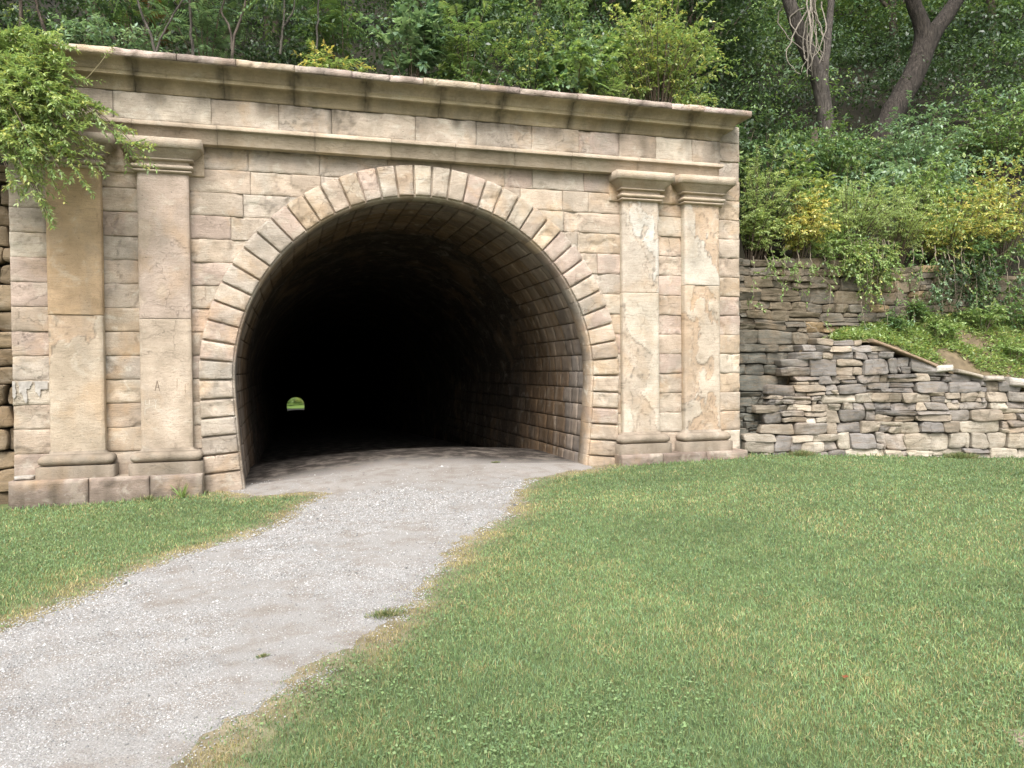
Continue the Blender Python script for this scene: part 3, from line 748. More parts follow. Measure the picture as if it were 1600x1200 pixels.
# earth bank held by the lower wall
def bank_far(x): return np.interp(x, [7.2, 8.6, 10, 12, 14, 18], [1.0, 2.5, 2.75, 2.95, 3.05, 3.1])
def bank(x, v):
    s = (x-WA[0])/WD[0]; zt = np.interp(s, TP[:, 0], TP[:, 1])-.07
    yn = wall_y(x)+.22; y = yn+(YU+.1-yn)*v; z = zt+(bank_far(x)-zt)*v**.8
    return y, z+.12*(fbm(np.stack([x*1.2, v*3, 0*x], -1), 3, 130)-.5)*np.sin(v*PI)
bxs = np.linspace(7.3, 17, 70); X, V = np.meshgrid(bxs, np.linspace(0, 1, 16), indexing='ij'); Yb, Zb = bank(X, V)
i = np.arange(X.size).reshape(X.shape); mb = MB()
mb.add(np.stack([X, Yb, Zb], -1), np.array([.13, .10, .062]), np.stack([i[:-1, :-1], i[1:, :-1], i[1:, 1:], i[:-1, 1:]], -1).reshape(-1, 4))
o = mb.build('earth_bank', MAT['soil'], smooth=True); o['kind'] = 'structure'

# ------------------------------------------------------------------ plants
def leaves(mb, pos, d, up, L, W, col, fold=.18):
    """Every leaf is a folded four-point blade: base, two flanks, tip."""
    n = len(pos); d = nrm(d); side = nrm(np.cross(d, up)); nn = np.cross(side, d)
    L = np.broadcast_to(L, (n,))[:, None]; W = np.broadcast_to(W, (n,))[:, None]
    m = pos+d*L*.45
    V = np.stack([pos, m+side*W*.5+nn*W*fold, pos+d*L-nn*L*.10, m-side*W*.5+nn*W*fold], 1)
    C = np.repeat(col[:, None], 4, 1)
    k = np.arange(n)*4
    mb.add(V.reshape(-1, 3), C.reshape(-1, 3), np.stack([k, k+1, k+2, k+3], -1))

G = lambda *a: np.array(a)
PALS = dict(
    mid=[(.12, .185, .065), (.085, .145, .055), (.155, .22, .075), (.095, .165, .08)],
    blue=[(.15, .235, .135), (.11, .185, .11), (.185, .275, .16), (.22, .305, .185)],
    dark=[(.055, .095, .042), (.07, .12, .055), (.045, .08, .038), (.095, .145, .07)],
    light=[(.18, .265, .085), (.22, .30, .115), (.15, .23, .08), (.26, .32, .13)],
    yellow=[(.56, .49, .15), (.62, .55, .20), (.47, .46, .15), (.38, .41, .13), (.58, .47, .14)],
    yg=[(.29, .34, .12), (.23, .30, .105), (.38, .38, .13), (.18, .26, .09)],
    feather=[(.31, .38, .155), (.26, .34, .14), (.36, .42, .165), (.22, .30, .125)],
    brown=[(.2, .1, .04), (.26, .14, .06), (.16, .1, .05)])
def pcol(pal, n, r, cl=None):
    P = np.array(PALS[pal] if isinstance(pal, str) else pal)*({'honey': 1.22, 'turf': 1.0, 'yellow': 1.0, 'dark': .85, 'mid': 1.3, 'brown': 1.0}.get(pal, 1.25) if isinstance(pal, str) else 1.0); i = r.integers(0, len(P), n)
    if cl is not None: i = np.where(r.random(n) < .6, cl % len(P), i)
    return P[i]*(r.uniform(.72, 1.25, (n, 1)))

def spray(mb, wood, r, stems, pal, L, W, twigs=8, per=14, tl=.35, compound=False, droop=.25, t0=.25, flat_=.6, pal2=None, mix2=0., wcol=(.13, .1, .075), twr=.004):
    """Leafy twigs along a set of stem polylines."""
    for st in stems:
        k = len(st); t = np.sort(r.uniform(t0, 1, twigs)); t[-1] = 1.0
        B = np.stack([np.interp(t*(k-1), np.arange(k), st[:, a]) for a in range(3)], -1)
        tg = np.gradient(st, axis=0); T = nrm(np.stack([np.interp(t*(k-1), np.arange(k), tg[:, a]) for a in range(3)], -1))
        rd = nrm(r.normal(size=(twigs, 3))*np.array([1, 1, flat_])); D = nrm(T*.7+rd*.9); D[-1] = T[-1]
        tlen = tl*r.uniform(.55, 1.25, twigs)
        cl = r.integers(0, 9, twigs)
        s = (np.arange(per)+.6)/per
        # twig axis sags
        P = B[:, None]+D[:, None]*(tlen[:, None]*s[None])[..., None]
        P[..., 2] -= droop*tlen[:, None]*s[None]**2
        ax = nrm(D[:, None]-np.array([0, 0, 1.])*(2*droop*s[None])[..., None]+0*P)
        if wood is not None and twr > 0:
            for j in range(twigs):
                a = nrm(np.cross(D[j], [0, 0, 1.]))*twr; q0 = B[j]; q1 = P[j, per//2]; q2 = P[j, -1]
                wood.add([q0-a, q0+a, q1+a*.7, q1-a*.7, q2], wcol, [[0, 1, 2, 3]], [[3, 2, 4]])
        upn = np.tile(np.array([0, 0, 1.]), (twigs, per, 1))+r.normal(size=(twigs, per, 3))*.35
        sd = nrm(np.cross(ax, upn))
        if compound:
            upt = nrm(np.array([0, 0, 1.])+r.normal(size=(twigs, 1, 3))*.3)+0*P; sd = nrm(np.cross(ax, upt))
            for sg in (-1, 1):
                d = sd*sg*.9+ax*.45-np.array([0, 0, .22]); ll = L*(1-.55*np.abs(s-.42)**1.4*2)[None]*r.uniform(.85, 1.1, (twigs, per))
                c = pcol(pal, twigs*per, r, np.repeat(cl, per))
                if mix2: 
                    m2 = np.repeat(r.random(twigs) < mix2, per); c[m2] = pcol(pal2, m2.sum(), r)
                leaves(mb, P.reshape(-1, 3), d.reshape(-1, 3), upt.reshape(-1, 3), ll.ravel(), W*ll.ravel()/L, c)
        else:
            sg = np.where(np.arange(per) % 2, 1, -1)[None, :, None]
            d = sd*sg*.75+ax*.65+r.normal(size=P.shape)*.3-np.array([0, 0, droop*.6])
            c = pcol(pal, twigs*per, r, np.repeat(cl, per))
            if mix2:
                m2 = r.random(twigs*per) < np.repeat(np.where(r.random(twigs) < mix2, .8, mix2*.25), per); c[m2] = pcol(pal2, m2.sum(), r)
            leaves(mb, P.reshape(-1, 3), d.reshape(-1, 3), upn.reshape(-1, 3), L*r.uniform(.65, 1.2, twigs*per), W*r.uniform(.7, 1.15, twigs*per), c)

def bush_stems(r, root, height, spread, n, lean=(0, 0, 0), arch=.25, base=.12):
    out = []
    for k in range(n):
        a = r.uniform(0, 2*PI); q = math.sqrt(r.uniform(.02, 1))
        b = root+np.array([math.cos(a), math.sin(a), 0])*base*q
        tip = root+np.array([math.cos(a)*spread*q, math.sin(a)*spread*q, height*(1.02-.5*q*q)*r.uniform(.7, 1.05)])+np.array(lean)*r.uniform(.6, 1.1)
        c = b+(tip-b)*.45+np.array([0, 0, height*arch]); out.append(bez(b, c, tip, 9))
    return out

def plant(name, label, cat, root, height, spread, n, pal, L, W, seed, group=None, lean=(0, 0, 0), arch=.25, wcol=(.13, .1, .075), srad=.012, stems=None, foliage='foliage', **k):
    r = np.random.default_rng(seed); root = np.array(root, float)
    e = empty(name, root); tag(e, label, cat, group)
    st = stems if stems is not None else bush_stems(r, root, height, spread, n, lean, arch)
    wb, lb = MB(), MB()
    for i, s in enumerate(st): tube(wb, s, np.linspace(srad, srad*.3, len(s)), wcol, 5, i)
    spray(lb, wb, r, st, pal, L, W, wcol=wcol, **k)
    wb.build('stems', MAT['twig'], e, True); lb.build(foliage, MAT['leaf'], e)
    return e
def hz(x, y, d=0.0): return (x, y, float(hill(np.array([x], float), np.array([y], float))[0])+d)

# --- bush arching over the left end of the coping
r = np.random.default_rng(5)
root = np.array([-7.25, .2, 4.75]); stems = []
tips = [(10, 62, -.9), (45, 52, -.9), (85, 62, -.8), (100, 84, -.9), (70, 90, -1.2), (30, 95, -1.3), (100, 120, -1.0), (60, 125, -1.3), (120, 150, -1.1), (80, 160, -1.4), (20, 150, -1.5), (140, 185, -1.1), (175, 215, -1.1), (212, 242, -1.1),
        (110, 205, -1.3), (150, 235, -1.2), (60, 210, -1.5), (15, 210, -1.6), (105, 250, -1.3), (85, 285, -1.3), (75, 320, -1.3), (60, 300, -1.4), (35, 255, -1.5), (12, 260, -1.5), (-30, 120, -1.2), (-40, 200, -1.3), (-30, 60, -.9), (50, 175, -1.3), (130, 262, -1.15), (95, 180, -1.2), (40, 225, -1.4), (70, 255, -1.4), (20, 115, -1.2), (5, 180, -1.5)]
for (a, b, y) in tips:
    for q in range(2):
        tip = at(a+r.normal()*9, b+r.normal()*9, y+r.normal()*.12); c = root*.45+tip*.55+np.array([-.1, -.1, 1.0+.9*(b > 150)]); c[2] = min(c[2], 7.15)
        stems.append(bez(root+r.normal(size=3)*.12, c, tip, 12))
PALS['honey'] = [(.25, .34, .14), (.30, .38, .17), (.21, .30, .12), (.35, .41, .18), (.18, .26, .11)]
plant('arching_bush', 'arching bush with narrow pale green leaves spilling over the left end of the coping', 'bush', root, 0, 0, 0, 'honey', .082, .029, 6, stems=stems, twigs=30, per=22, tl=.30, droop=.04, t0=.26, pal2='yg', mix2=.3, twr=.0022, srad=.014)
st = [bez(at(118, 135, -1.0), at(135, 128, -1.05), at(166, 86, -1.1), 8)]
lb, wb = MB(), MB()
bo = [o for o in COL.objects if o.name == 'arching_bush'][0]
tube(wb, st[0], .006, (.2, .17, .1), 5); spray(lb, wb, r, st, 'light', .06, .02, twigs=3, per=9, tl=.2, droop=.1)
w_ = wb.build('twig', MAT['twig'], bo, True); lb.build('twig_leaves', MAT['leaf'], w_)

# --- plants rooted along the top of the portal, left to right
TOPROW = [
 ('leafy_shrub', 'dark shrub with small oval leaves rooted just behind the left part of the coping', -5.1, 1.7, 1.1, .9, 16, 'blue', .10, .045, False, {}),
 ('sumac', 'sumac with long feathery fronds and a few rusty leaflets high above the left pilasters', -4.9, 3.0, 3.0, 1.2, 11, 'mid', .15, .04, True, dict(pal2='brown', mix2=.12)),
 ('sumac', 'sumac whose blue green fronds droop behind the forked sapling', -3.6, 2.2, 1.9, 1.0, 9, 'blue', .15, .04, True, {}),
 ('fern_clump', 'low dark ferny clump at the foot of the forked sapling', -3.2, 1.5, .55, .6, 10, 'dark', .09, .03, True, {}),
 ('leafy_shrub', 'shrub with yellowing leaves mixed in green just left above the crown of the arch', -1.35, 1.6, 1.05, .7, 13, 'light', .10, .05, False, dict(pal2='yellow', mix2=.35)),
 ('sumac', 'sumac with spreading fronds above the left haunch of the arch', -1.1, 2.6, 2.3, 1.1, 11, 'mid', .16, .042, True, {}),
 ('leafy_shrub', 'broad leaved dark green shrub over the middle of the coping', .2, 2.2, 2.0, 1.0, 15, 'blue', .16, .12, False, {}),
 ('sumac', 'sumac with bright star-like fronds above the keystone', 1.3, 2.2, 2.1, 1.1, 11, 'mid', .17, .042, True, dict(pal2='light', mix2=.5)),
 ('leafy_shrub', 'low fine leaved green shrub growing along the coping right of the keystone', 1.5, 1.5, .9, .9, 16, 'mid', .08, .04, False, {}),
 ('sapling', 'dark sapling with thin black stems and small yellowish leaves', 2.6, 2.0, 2.2, .75, 11, 'mid', .09, .045, False, dict(pal2='yg', mix2=.3, wcol=(.04, .035, .03))),
 ('leafy_shrub', 'lush blue green shrub with large lobed leaves left of the yellowing sapling', 3.5, 1.9, 1.9, .95, 20, 'light', .15, .10, False, dict(pal2='blue', mix2=.5)),
 ('sumac', 'light green fronds crowding the coping left of the yellowing sapling', 4.0, 1.5, 1.0, .8, 11, 'light', .13, .038, True, {}),
 ('leafy_shrub', 'pale green shrub high behind the lush lobed leaves', 3.9, 3.2, 2.6, 1.1, 16, 'blue', .11, .06, False, dict(pal2='light', mix2=.5)),
 ('yellow_sapling', 'tall slender sapling with yellowing leaves and pale stem behind the coping', 5.3, 1.7, 3.1, 1.35, 60, 'yg', .095, .05, False, dict(pal2='light', mix2=.35)),
 ('leafy_shrub', 'green shrub with yellow tinged tips at the right end of the coping', 5.9, 1.4, 1.0, .75, 15, 'light', .08, .04, False, dict(pal2='yg', mix2=.5)),
 ('leafy_shrub', 'dark glossy shrub filling the corner right of the yellowing sapling', 7.6, 2.6, 2.6, 1.1, 22, 'dark', .11, .06, False, {}),
 ('leafy_shrub', 'dark small leaved shrub hanging beside the top of the right portal corner', 7.3, 1.2, 1.7, .9, 18, 'dark', .09, .045, False, {}),
]
for i, (nm, lab, x, y, h_, sp, n, pal, L, W, comp, k) in enumerate(TOPROW):
    kw = dict(twigs=9, per=9 if comp else 13, tl=.5 if comp else .34, compound=comp, droop=.35 if comp else .25); kw.update(k)
    plant(nm, lab, 'shrub' if 'sapling' not in nm else 'sapling', hz(x, y, -.05), h_, sp, n, pal, L, W, 100+i, **kw)

# --- bare thin trunks standing behind the coping
def thin_tree(name, label, lines, seed, col=(.10, .088, .075), r0=.027, leafpal='mid', comp=True):
    r = np.random.default_rng(seed); root = np.array(lines[0][0], float); e = empty(name, root); tag(e, label, 'sapling')
    lb = MB(); st = []
    for li, ln in enumerate(lines):
        P = np.array(ln, float); t = np.linspace(0, len(P)-1, 14); Q = np.stack([np.interp(t, np.arange(len(P)), P[:, a]) for a in range(3)], -1)
        Q[1:-1] = (Q[:-2]+2*Q[1:-1]+Q[2:])/4+r.normal(size=(12, 3))*.007; tb = MB(); tube(tb, Q, np.linspace(r0, r0*.6, 14)*(1 if li == 0 else .75), col, 8, li); tb.build('trunk' if li == 0 else 'limb', MAT['bark'], e, True)
        d = nrm(Q[-1]-Q[-3]); end = Q[-1]+d*.9; st.append(bez(Q[-1], Q[-1]+d*.5, end, 6))
        for k in range(3): st.append(bez(Q[-1], Q[-1]+d*.4+r.normal(size=3)*.2, Q[-1]+d*.8+r.normal(size=3)*.6, 6))
    spray(lb, None, r, st, leafpal, .14, .04, twigs=7, per=8, tl=.5, compound=comp, droop=.4)
    lb.build('crown', MAT['leaf'], e)
Y1 = 1.35
thin_tree('thin_sapling', 'thin grey sapling forking in a wide V right behind the coping', [[at(244, 92, Y1), at(238, 60, Y1), at(222, 25, Y1+.1), at(206, -25, Y1+.2)], [at(244, 90, Y1), at(247, 66, Y1), at(262, 38, Y1), at(285, 0, Y1-.1), at(300, -30, Y1-.1)]], 300, r0=.027)
thin_tree('thin_sapling', 'single straight grey sapling between the V fork and the leaning pair', [[at(303, 98, Y1+.2), at(300, 60, Y1+.2), at(297, 20, Y1+.2), at(296, -40, Y1+.2)]], 301, r0=.028)
thin_tree('thin_sapling', 'leaning brown sapling with a pale crooked side stem above the left haunch', [[at(362, 105, Y1), at(364, 60, Y1), at(378, 25, Y1), at(390, -30, Y1)], [at(363, 80, Y1), at(362, 58, Y1), at(357, 35, Y1), at(345, 22, Y1), at(352, -10, Y1)]], 302, (.11, .09, .075), .03)
thin_tree('thin_sapling', 'thin forked stem among the yellowing leaves above the arch', [[at(438, 85, Y1), at(442, 45, Y1), at(446, -30, Y1)], [at(444, 40, Y1), at(460, 15, Y1), at(464, -20, Y1)]], 303, (.10, .09, .075), .024)
thin_tree('thin_sapling', 'slender grey stem left of the keystone among sumac fronds', [[at(493, 100, Y1+.3), at(496, 50, Y1+.3), at(499, -30, Y1+.3)]], 304, (.10, .09, .08), .022)
thin_tree('thin_sapling', 'brown stem in the dark corner over the left end of the coping', [[at(34, 60, Y1+1), at(33, 20, Y1+1), at(30, -40, Y1+1)], [at(70, 50, Y1+1), at(58, 10, Y1+1), at(50, -30, Y1+1)]], 305, (.09, .07, .055), .04)

# --- shrubs above the right retaining wall
def wallroot(px, py, y): p = at(px, py, y); return hz(p[0], y, -.05)
RIGHT = [
 ('feathery_bush', 'soft feathery green bush against the right corner of the portal', 1185, .95, 2.3, .85, 34, 'feather', .062, .016, dict(per=26, tl=.36)),
 ('yellow_bush', 'bright yellow leaved bush in the feathery greenery right of the portal', 1245, .62, 1.75, .55, 24, 'yellow', .085, .042, dict(per=13, tl=.3, pal2='yg', mix2=.2)),
 ('feathery_bush', 'wide feathery pale green bush in the middle of the retaining wall top', 1325, .95, 2.0, 1.05, 44, 'feather', .064, .016, dict(per=26, tl=.38)),
 ('feathery_bush', 'feathery green bush with a dark stem left of the yellow thicket', 1400, .85, 1.9, .85, 30, 'feather', .062, .018, dict(per=24, tl=.36, pal2='yg', mix2=.12)),
 ('yellow_bush', 'low yellow green thicket arching over the wall edge with golden leaves', 1480, .7, 1.95, .95, 34, 'yg', .088, .042, dict(per=13, tl=.4, pal2='yellow', mix2=.4)),
 ('yellow_bush', 'tall golden bush at the right edge above the wall with layered leafy twigs', 1565, .95, 2.6, 1.05, 36, 'yg', .09, .044, dict(per=13, tl=.42, pal2='yellow', mix2=.5)),
 ('leafy_shrub', 'low light green shrub filling the gap between feathery bush and portal corner', 1172, .75, 1.3, .55, 18, 'feather', .07, .03, dict(per=16, tl=.3)),
 ('leafy_shrub', 'small pale green shrub on the wall edge under the bright yellow bush', 1290, .62, .9, .6, 18, 'light', .07, .03, dict(per=16, tl=.28)),
 ('leafy_shrub', 'small leafy shrub on the wall edge beneath the yellow green thicket', 1520, .62, 1.0, .75, 20, 'mid', .08, .04, dict(per=14, tl=.3)),
 ('leafy_shrub', 'broad dark shrub with drooping oval leaves behind the golden thicket', 1430, 2.4, 2.3, 1.2, 24, 'blue', .12, .06, dict(per=13, tl=.42, droop=.6)),
 ('leafy_shrub', 'pale large leaved sapling rising behind the bright yellow bush', 1258, 1.5, 2.6, .5, 11, 'yg', .13, .075, dict(per=9, tl=.35, pal2='light', mix2=.4)),
 ('leafy_shrub', 'light leaved shrub with hanging pale leaves behind the feathery bush', 1450, 1.7, 2.4, .6, 12, 'light', .13, .05, dict(per=11, tl=.35, droop=.6)),
 ('leafy_shrub', 'layered blue green shrub in sprays beneath the leaning forked tree', 1420, 3.8, 2.2, 1.7, 36, 'blue', .11, .055, dict(per=14, tl=.5, flat_=.25)),
 ('leafy_shrub', 'layered shrub with flat sprays at the right edge beneath the forest', 1565, 3.6, 2.4, 1.6, 30, 'mid', .11, .055, dict(per=14, tl=.5, flat_=.25, pal2='light', mix2=.3)),
 ('leafy_shrub', 'dark shrub at the foot of the vine-hung tree', 1290, 4.0, 1.9, 1.3, 30, 'mid', .11, .06, dict(per=14, tl=.45)),
 ('leafy_shrub', 'dark leafy shrub between the portal corner and the vine-hung tree', 1200, 3.6, 2.5, 1.3, 24, 'dark', .11, .06, dict(per=14, tl=.45)),
 ('leafy_shrub', 'mid green low shrub just behind the feathery bush beside the portal', 1220, 2.0, 2.0, 1.0, 22, 'mid', .09, .045, dict(per=13, tl=.36)),
]
for i, (nm, lab, pxx, y, h_, sp, n, pal, L, W, k) in enumerate(RIGHT):
    kw = dict(twigs=10, per=14, tl=.35, droop=.35); kw.update(k)
    p = at(pxx, 400, y); x = p[0]
    plant(nm, lab, 'bush' if 'bush' in nm else 'shrub', hz(x, y, -.05), h_, sp, n, pal, L, W, 400+i, lean=(0, -.35 if y < 1.2 else 0, 0), **kw)

# --- plants hanging on the face of the retaining wall and growing on the bank
def hang(name, label, pts, pal, L, W, seed, cat='vine', twigs=9, per=12, tl=.2, **k):
    r = np.random.default_rng(seed); st = []
    for ln in pts:
        P = np.array([at(*q) for q in ln]); t = np.linspace(0, len(P)-1, 10); Q = np.stack([np.interp(t, np.arange(len(P)), P[:, a]) for a in range(3)], -1)
        st.append(Q+r.normal(size=Q.shape)*.012)
    plant(name, label, cat, st[0][0], 0, 0, 0, pal, L, W, seed, stems=st, twigs=twigs, per=per, tl=tl, t0=.05, srad=.010, wcol=(.25, .21, .16), **k)
yv = .2
hang('hanging_vine', 'light yellow green creeper spilling down the middle of the retaining wall', [[(a, 372+abs(a-1365)*.2, .35), (a+2, 400, .05), (b, c, .12)] for a, b, c in [(1335, 1330, 425), (1345, 1342, 440), (1352, 1355, 452), (1362, 1362, 455), (1370, 1372, 450), (1378, 1382, 440), (1388, 1392, 430), (1396, 1402, 420), (1358, 1350, 435), (1340, 1325, 412), (1382, 1376, 446)]], 'light', .07, .042, 500, twigs=16, per=15, tl=.26, pal2='yg', mix2=.3)
hang('hanging_vine', 'thin pale creeper hanging from the wall top under the bright yellow bush', [[(a, 385, .4), (a+3, 408, .08), (b, c, .14)] for a, b, c in [(1205, 1203, 430), (1225, 1222, 448), (1245, 1240, 425), (1265, 1268, 440), (1285, 1290, 420), (1300, 1302, 428), (1318, 1315, 418)]], 'light', .06, .035, 506, twigs=10, per=11, tl=.2)
hang('hanging_vine', 'leafy green spill over the wall edge below the yellow green thicket', [[(a, 385, .4), (a+3, 405, .08), (b, c, .12)] for a, b, c in [(1425, 1424, 425), (1440, 1436, 432), (1460, 1464, 420), (1480, 1478, 428), (1500, 1503, 440), (1515, 1512, 430)]], 'mid', .07, .04, 507, twigs=10, per=11, tl=.24, pal2='yg', mix2=.2)
hang('hanging_vine', 'dark leafy curtain on the shadowed wall right of the nettle-like creeper', [[(a, 395, .3), (a+3, 425, .05), (a+q, 470, .05)] for a, q in [(1490, 4), (1505, -5), (1520, 8), (1535, 2), (1550, 9), (1475, -3)]], 'dark', .085, .05, 508, twigs=16, per=12, tl=.3)
hang('climbing_vine', 'small leaved creeper with bare pale stem on the wall beside the portal', [[(1178, 400, .1), (1177, 440, .15), (1176, 470, .15)], [(1195, 400, .1), (1215, 440, .15), (1240, 450, .15)], [(1215, 404, .1), (1238, 425, .12), (1262, 470, .12)], [(1168, 470, .15), (1190, 482, .15)], [(1280, 430, .15), (1300, 445, .15), (1295, 480, .15)], [(1170, 425, .1), (1200, 430, .1), (1235, 436, .1)], [(1285, 500, .15), (1300, 520, .1), (1290, 528, .1)]], 'light', .05, .034, 501, twigs=7, per=7, tl=.12)
hang('climbing_vine', 'ragged creeper in the middle of the wall below the yellow green spill', [[(1375, 450, .12), (1385, 490, .12), (1390, 520, .08)], [(1400, 440, .12), (1405, 470, .12), (1420, 500, .08)], [(1345, 470, .12), (1350, 500, .12), (1360, 525, .08)], [(1430, 460, .1), (1428, 490, .1), (1432, 512, .05)]], 'mid', .07, .038, 502, twigs=8, per=9, tl=.2)
hang('climbing_vine', 'leafy creeper with bright nettle-like leaves on the wall toward the right', [[(1465, 430, .1), (1468, 450, .1), (1472, 470, .05)], [(1478, 436, .1), (1482, 455, .1)], [(1455, 440, .1), (1462, 465, .1)]], 'blue', .07, .04, 503, twigs=8, per=10, tl=.16)
hang('hanging_vine', 'dense leafy creeper at the frame edge covering the shadowed end of the wall', [[(a, 400, .2), (a+5, 440, .05), (a+r_, 490, .0)] for a, r_ in [(1520, 8), (1545, 0), (1570, 12), (1590, 5), (1610, 0), (1535, -14), (1630, 0)]], 'mid', .085, .05, 504, twigs=18, per=13, tl=.34)
hang('fallen_branch', 'pale dead branch leaning against the wall above the rubble pile', [[(1255, 502, .05), (1275, 515, -.05), (1293, 530, -.15)]], 'brown', .03, .012, 505, cat='dead branch', twigs=2, per=2, tl=.1)
BANK = [
 ('weed_clump', 'weed clump with oval leaves at the crest of the rubble wall', 1395, .75, .35, .35, 12, 'mid', .075, .035),
 ('weed_clump', 'bright green weeds in the middle of the earth bank', 1450, .6, .45, .4, 14, 'light', .075, .032),
 ('weed_clump', 'tall weed clump against the wall halfway along the bank', 1430, .9, .55, .35, 14, 'mid', .08, .036),
 ('weed_clump', 'leafy weeds toward the right of the bank behind the white cap stone', 1520, .7, .6, .5, 18, 'light', .08, .034),
 ('weed_clump', 'dense leafy weeds at the right edge of the bank', 1580, .7, .75, .55, 20, 'mid', .085, .038),
 ('weed_clump', 'low yellowish weeds on the bank edge at the frame edge', 1585, .3, .4, .45, 16, 'yg', .07, .03),
 ('weed_clump', 'pale weeds low on the bank right of the bare soil', 1545, .35, .35, .4, 14, 'light', .07, .03),
]
for i, (nm, lab, pxx, v, h_, sp, n, pal, L, W) in enumerate(BANK):
    x = at(pxx, 520, 0-.6+v)[0]; y, z = bank(np.array([x]), np.array([v]))
    plant(nm, lab, 'weeds', (x, y[0], z[0]-.02), h_, sp, n, pal, L, W, 600+i, twigs=8, per=10, tl=.2, srad=.006)

# --- big trees on the slope
def tree(name, label, base, lines, crown, seed, pal, col=(.10, .08, .062), L=.16, W=.09, nclump=60, per=90, group=None, cat='tree', clump=.5):
    r = np.random.default_rng(seed); e = empty(name, base); tag(e, label, cat, group)
    tb = MB()
    for li, (P, ra, rb) in enumerate(lines[:1]):
        P = np.array(P, float); t = np.linspace(0, len(P)-1, 16); Q = np.stack([np.interp(t, np.arange(len(P)), P[:, a]) for a in range(3)], -1)
        Q[1:-1] = (Q[:-2]+Q[1:-1]*2+Q[2:])/4; tube(tb, Q, np.linspace(ra, rb, 16), col, 14, seed, .07)
    tb.build('trunk', MAT['bark'], e, True)
    for li, (P, ra, rb) in enumerate(lines[1:]):
        lb_ = MB(); P = np.array(P, float); t = np.linspace(0, len(P)-1, 12); Q = np.stack([np.interp(t, np.arange(len(P)), P[:, a]) for a in range(3)], -1)
        Q[1:-1] = (Q[:-2]+Q[1:-1]*2+Q[2:])/4; tube(lb_, Q, np.linspace(ra, rb, 12), col, 10, seed+li, .07); lb_.build('limb', MAT['bark'], e, True)
    (cc, rad) = crown; cc = np.array(cc, float); rad = np.array(rad, float)
    d = nrm(r.normal(size=(nclump, 3))); q = r.uniform(.35, 1, nclump)**.5
    C = cc+d*q[:, None]*rad; mb = MB()
    pos = (C[:, None]+r.normal(size=(nclump, per, 3))*np.array([1, 1, .45])*clump).reshape(-1, 3)
    dd = r.normal(size=pos.shape)*np.array([1, 1, .4])-np.array([0, 0, .35]); up = np.array([0, 0, 1.])+r.normal(size=pos.shape)*.45
    leaves(mb, pos, dd, up, L*r.uniform(.7, 1.2, len(pos)), W*r.uniform(.7, 1.2, len(pos)), pcol(pal, len(pos), r, np.repeat(r.integers(0, 9, nclump), per)))
    mb.build('crown', MAT['leaf'], e); return e
YT = 6.0
tb0 = at(1297, 262, YT)
tree('vine_hung_tree', 'grey trunked tree with a dead vine tangle standing above the feathery bushes', tb0,
     [([tb0+np.array([.05, 0, -.5]), tb0, at(1292, 215, YT), at(1284, 130, YT), at(1270, 100, YT), at(1250, 55, YT), at(1232, 0, YT), at(1215, -60, YT), at(1205, -160, YT)], .255, .16), ([at(1287, 140, YT), at(1287, 105, YT), at(1292, 80, YT), at(1296, 30, YT+.3), at(1305, -60, YT+.6)], .15, .08)],
     (at(1240, -230, YT), (4, 3.5, 2.4)), 700, 'mid', (.085, .073, .064), nclump=40, per=60)
tb1 = at(1378, 215, YT)
tree('forked_tree', 'dark leaning tree that forks in two above the layered shrubs', tb1,
     [([tb1+np.array([-.2, 0, -.5]), tb1, at(1395, 175, YT), at(1425, 125, YT), at(1445, 75, YT), at(1452, 45, YT)], .36, .30), ([at(1425, 122, YT), at(1446, 64, YT), at(1438, 30, YT), at(1424, 0, YT), at(1405, -80, YT)], .295, .17), ([at(1426, 122, YT), at(1453, 60, YT), at(1472, 33, YT), at(1496, 0, YT), at(1540, -90, YT)], .295, .17)],
     (at(1470, -230, YT), (5, 4, 2.6)), 701, 'mid', (.046, .038, .032), nclump=40, per=60)
vb = MB(); r = np.random.default_rng(77)
for k in range(16):
    p0 = at(1262+r.uniform(-6, 26), r.uniform(-20, 20), YT-.45); p1 = at(1272+r.uniform(-25, 25), r.uniform(70, 122), YT-.5); c = (p0+p1)/2+r.normal(size=3)*.55
    Q = bez(p0, c, p1, 14)+np.cumsum(r.normal(size=(14, 3))*.022, 0); tube(vb, Q, np.linspace(.024, .010, 14), (.24, .21, .175), 5, k)
dv = vb.build('dead_vine', MAT['twig'], None, True); tag(dv, 'tangle of pale dead vine stems hanging over the fork of the grey trunk', 'vine')
sn = MB(); s0 = at(1274, 262, 5.0); tube(sn, [s0, at(1273, 235, 5.0), at(1272, 212, 5.0), at(1271, 200, 5.0)], [.12, .11, .10, .085], (.11, .085, .065), 9, 3)
sn.add(np.array([at(1271, 199.5, 5.0)+np.array([.085*math.cos(a), .085*math.sin(a), 0]) for a in np.linspace(0, 2*PI, 9)[:-1]]), (.3, .25, .2), [[0, 1, 2, 3], [0, 3, 4, 7], [4, 5, 6, 7]])
tag(sn.build('snag', MAT['bark'], None), 'short broken snag with a pale top at the foot of the vine-hung tree', 'tree stump')

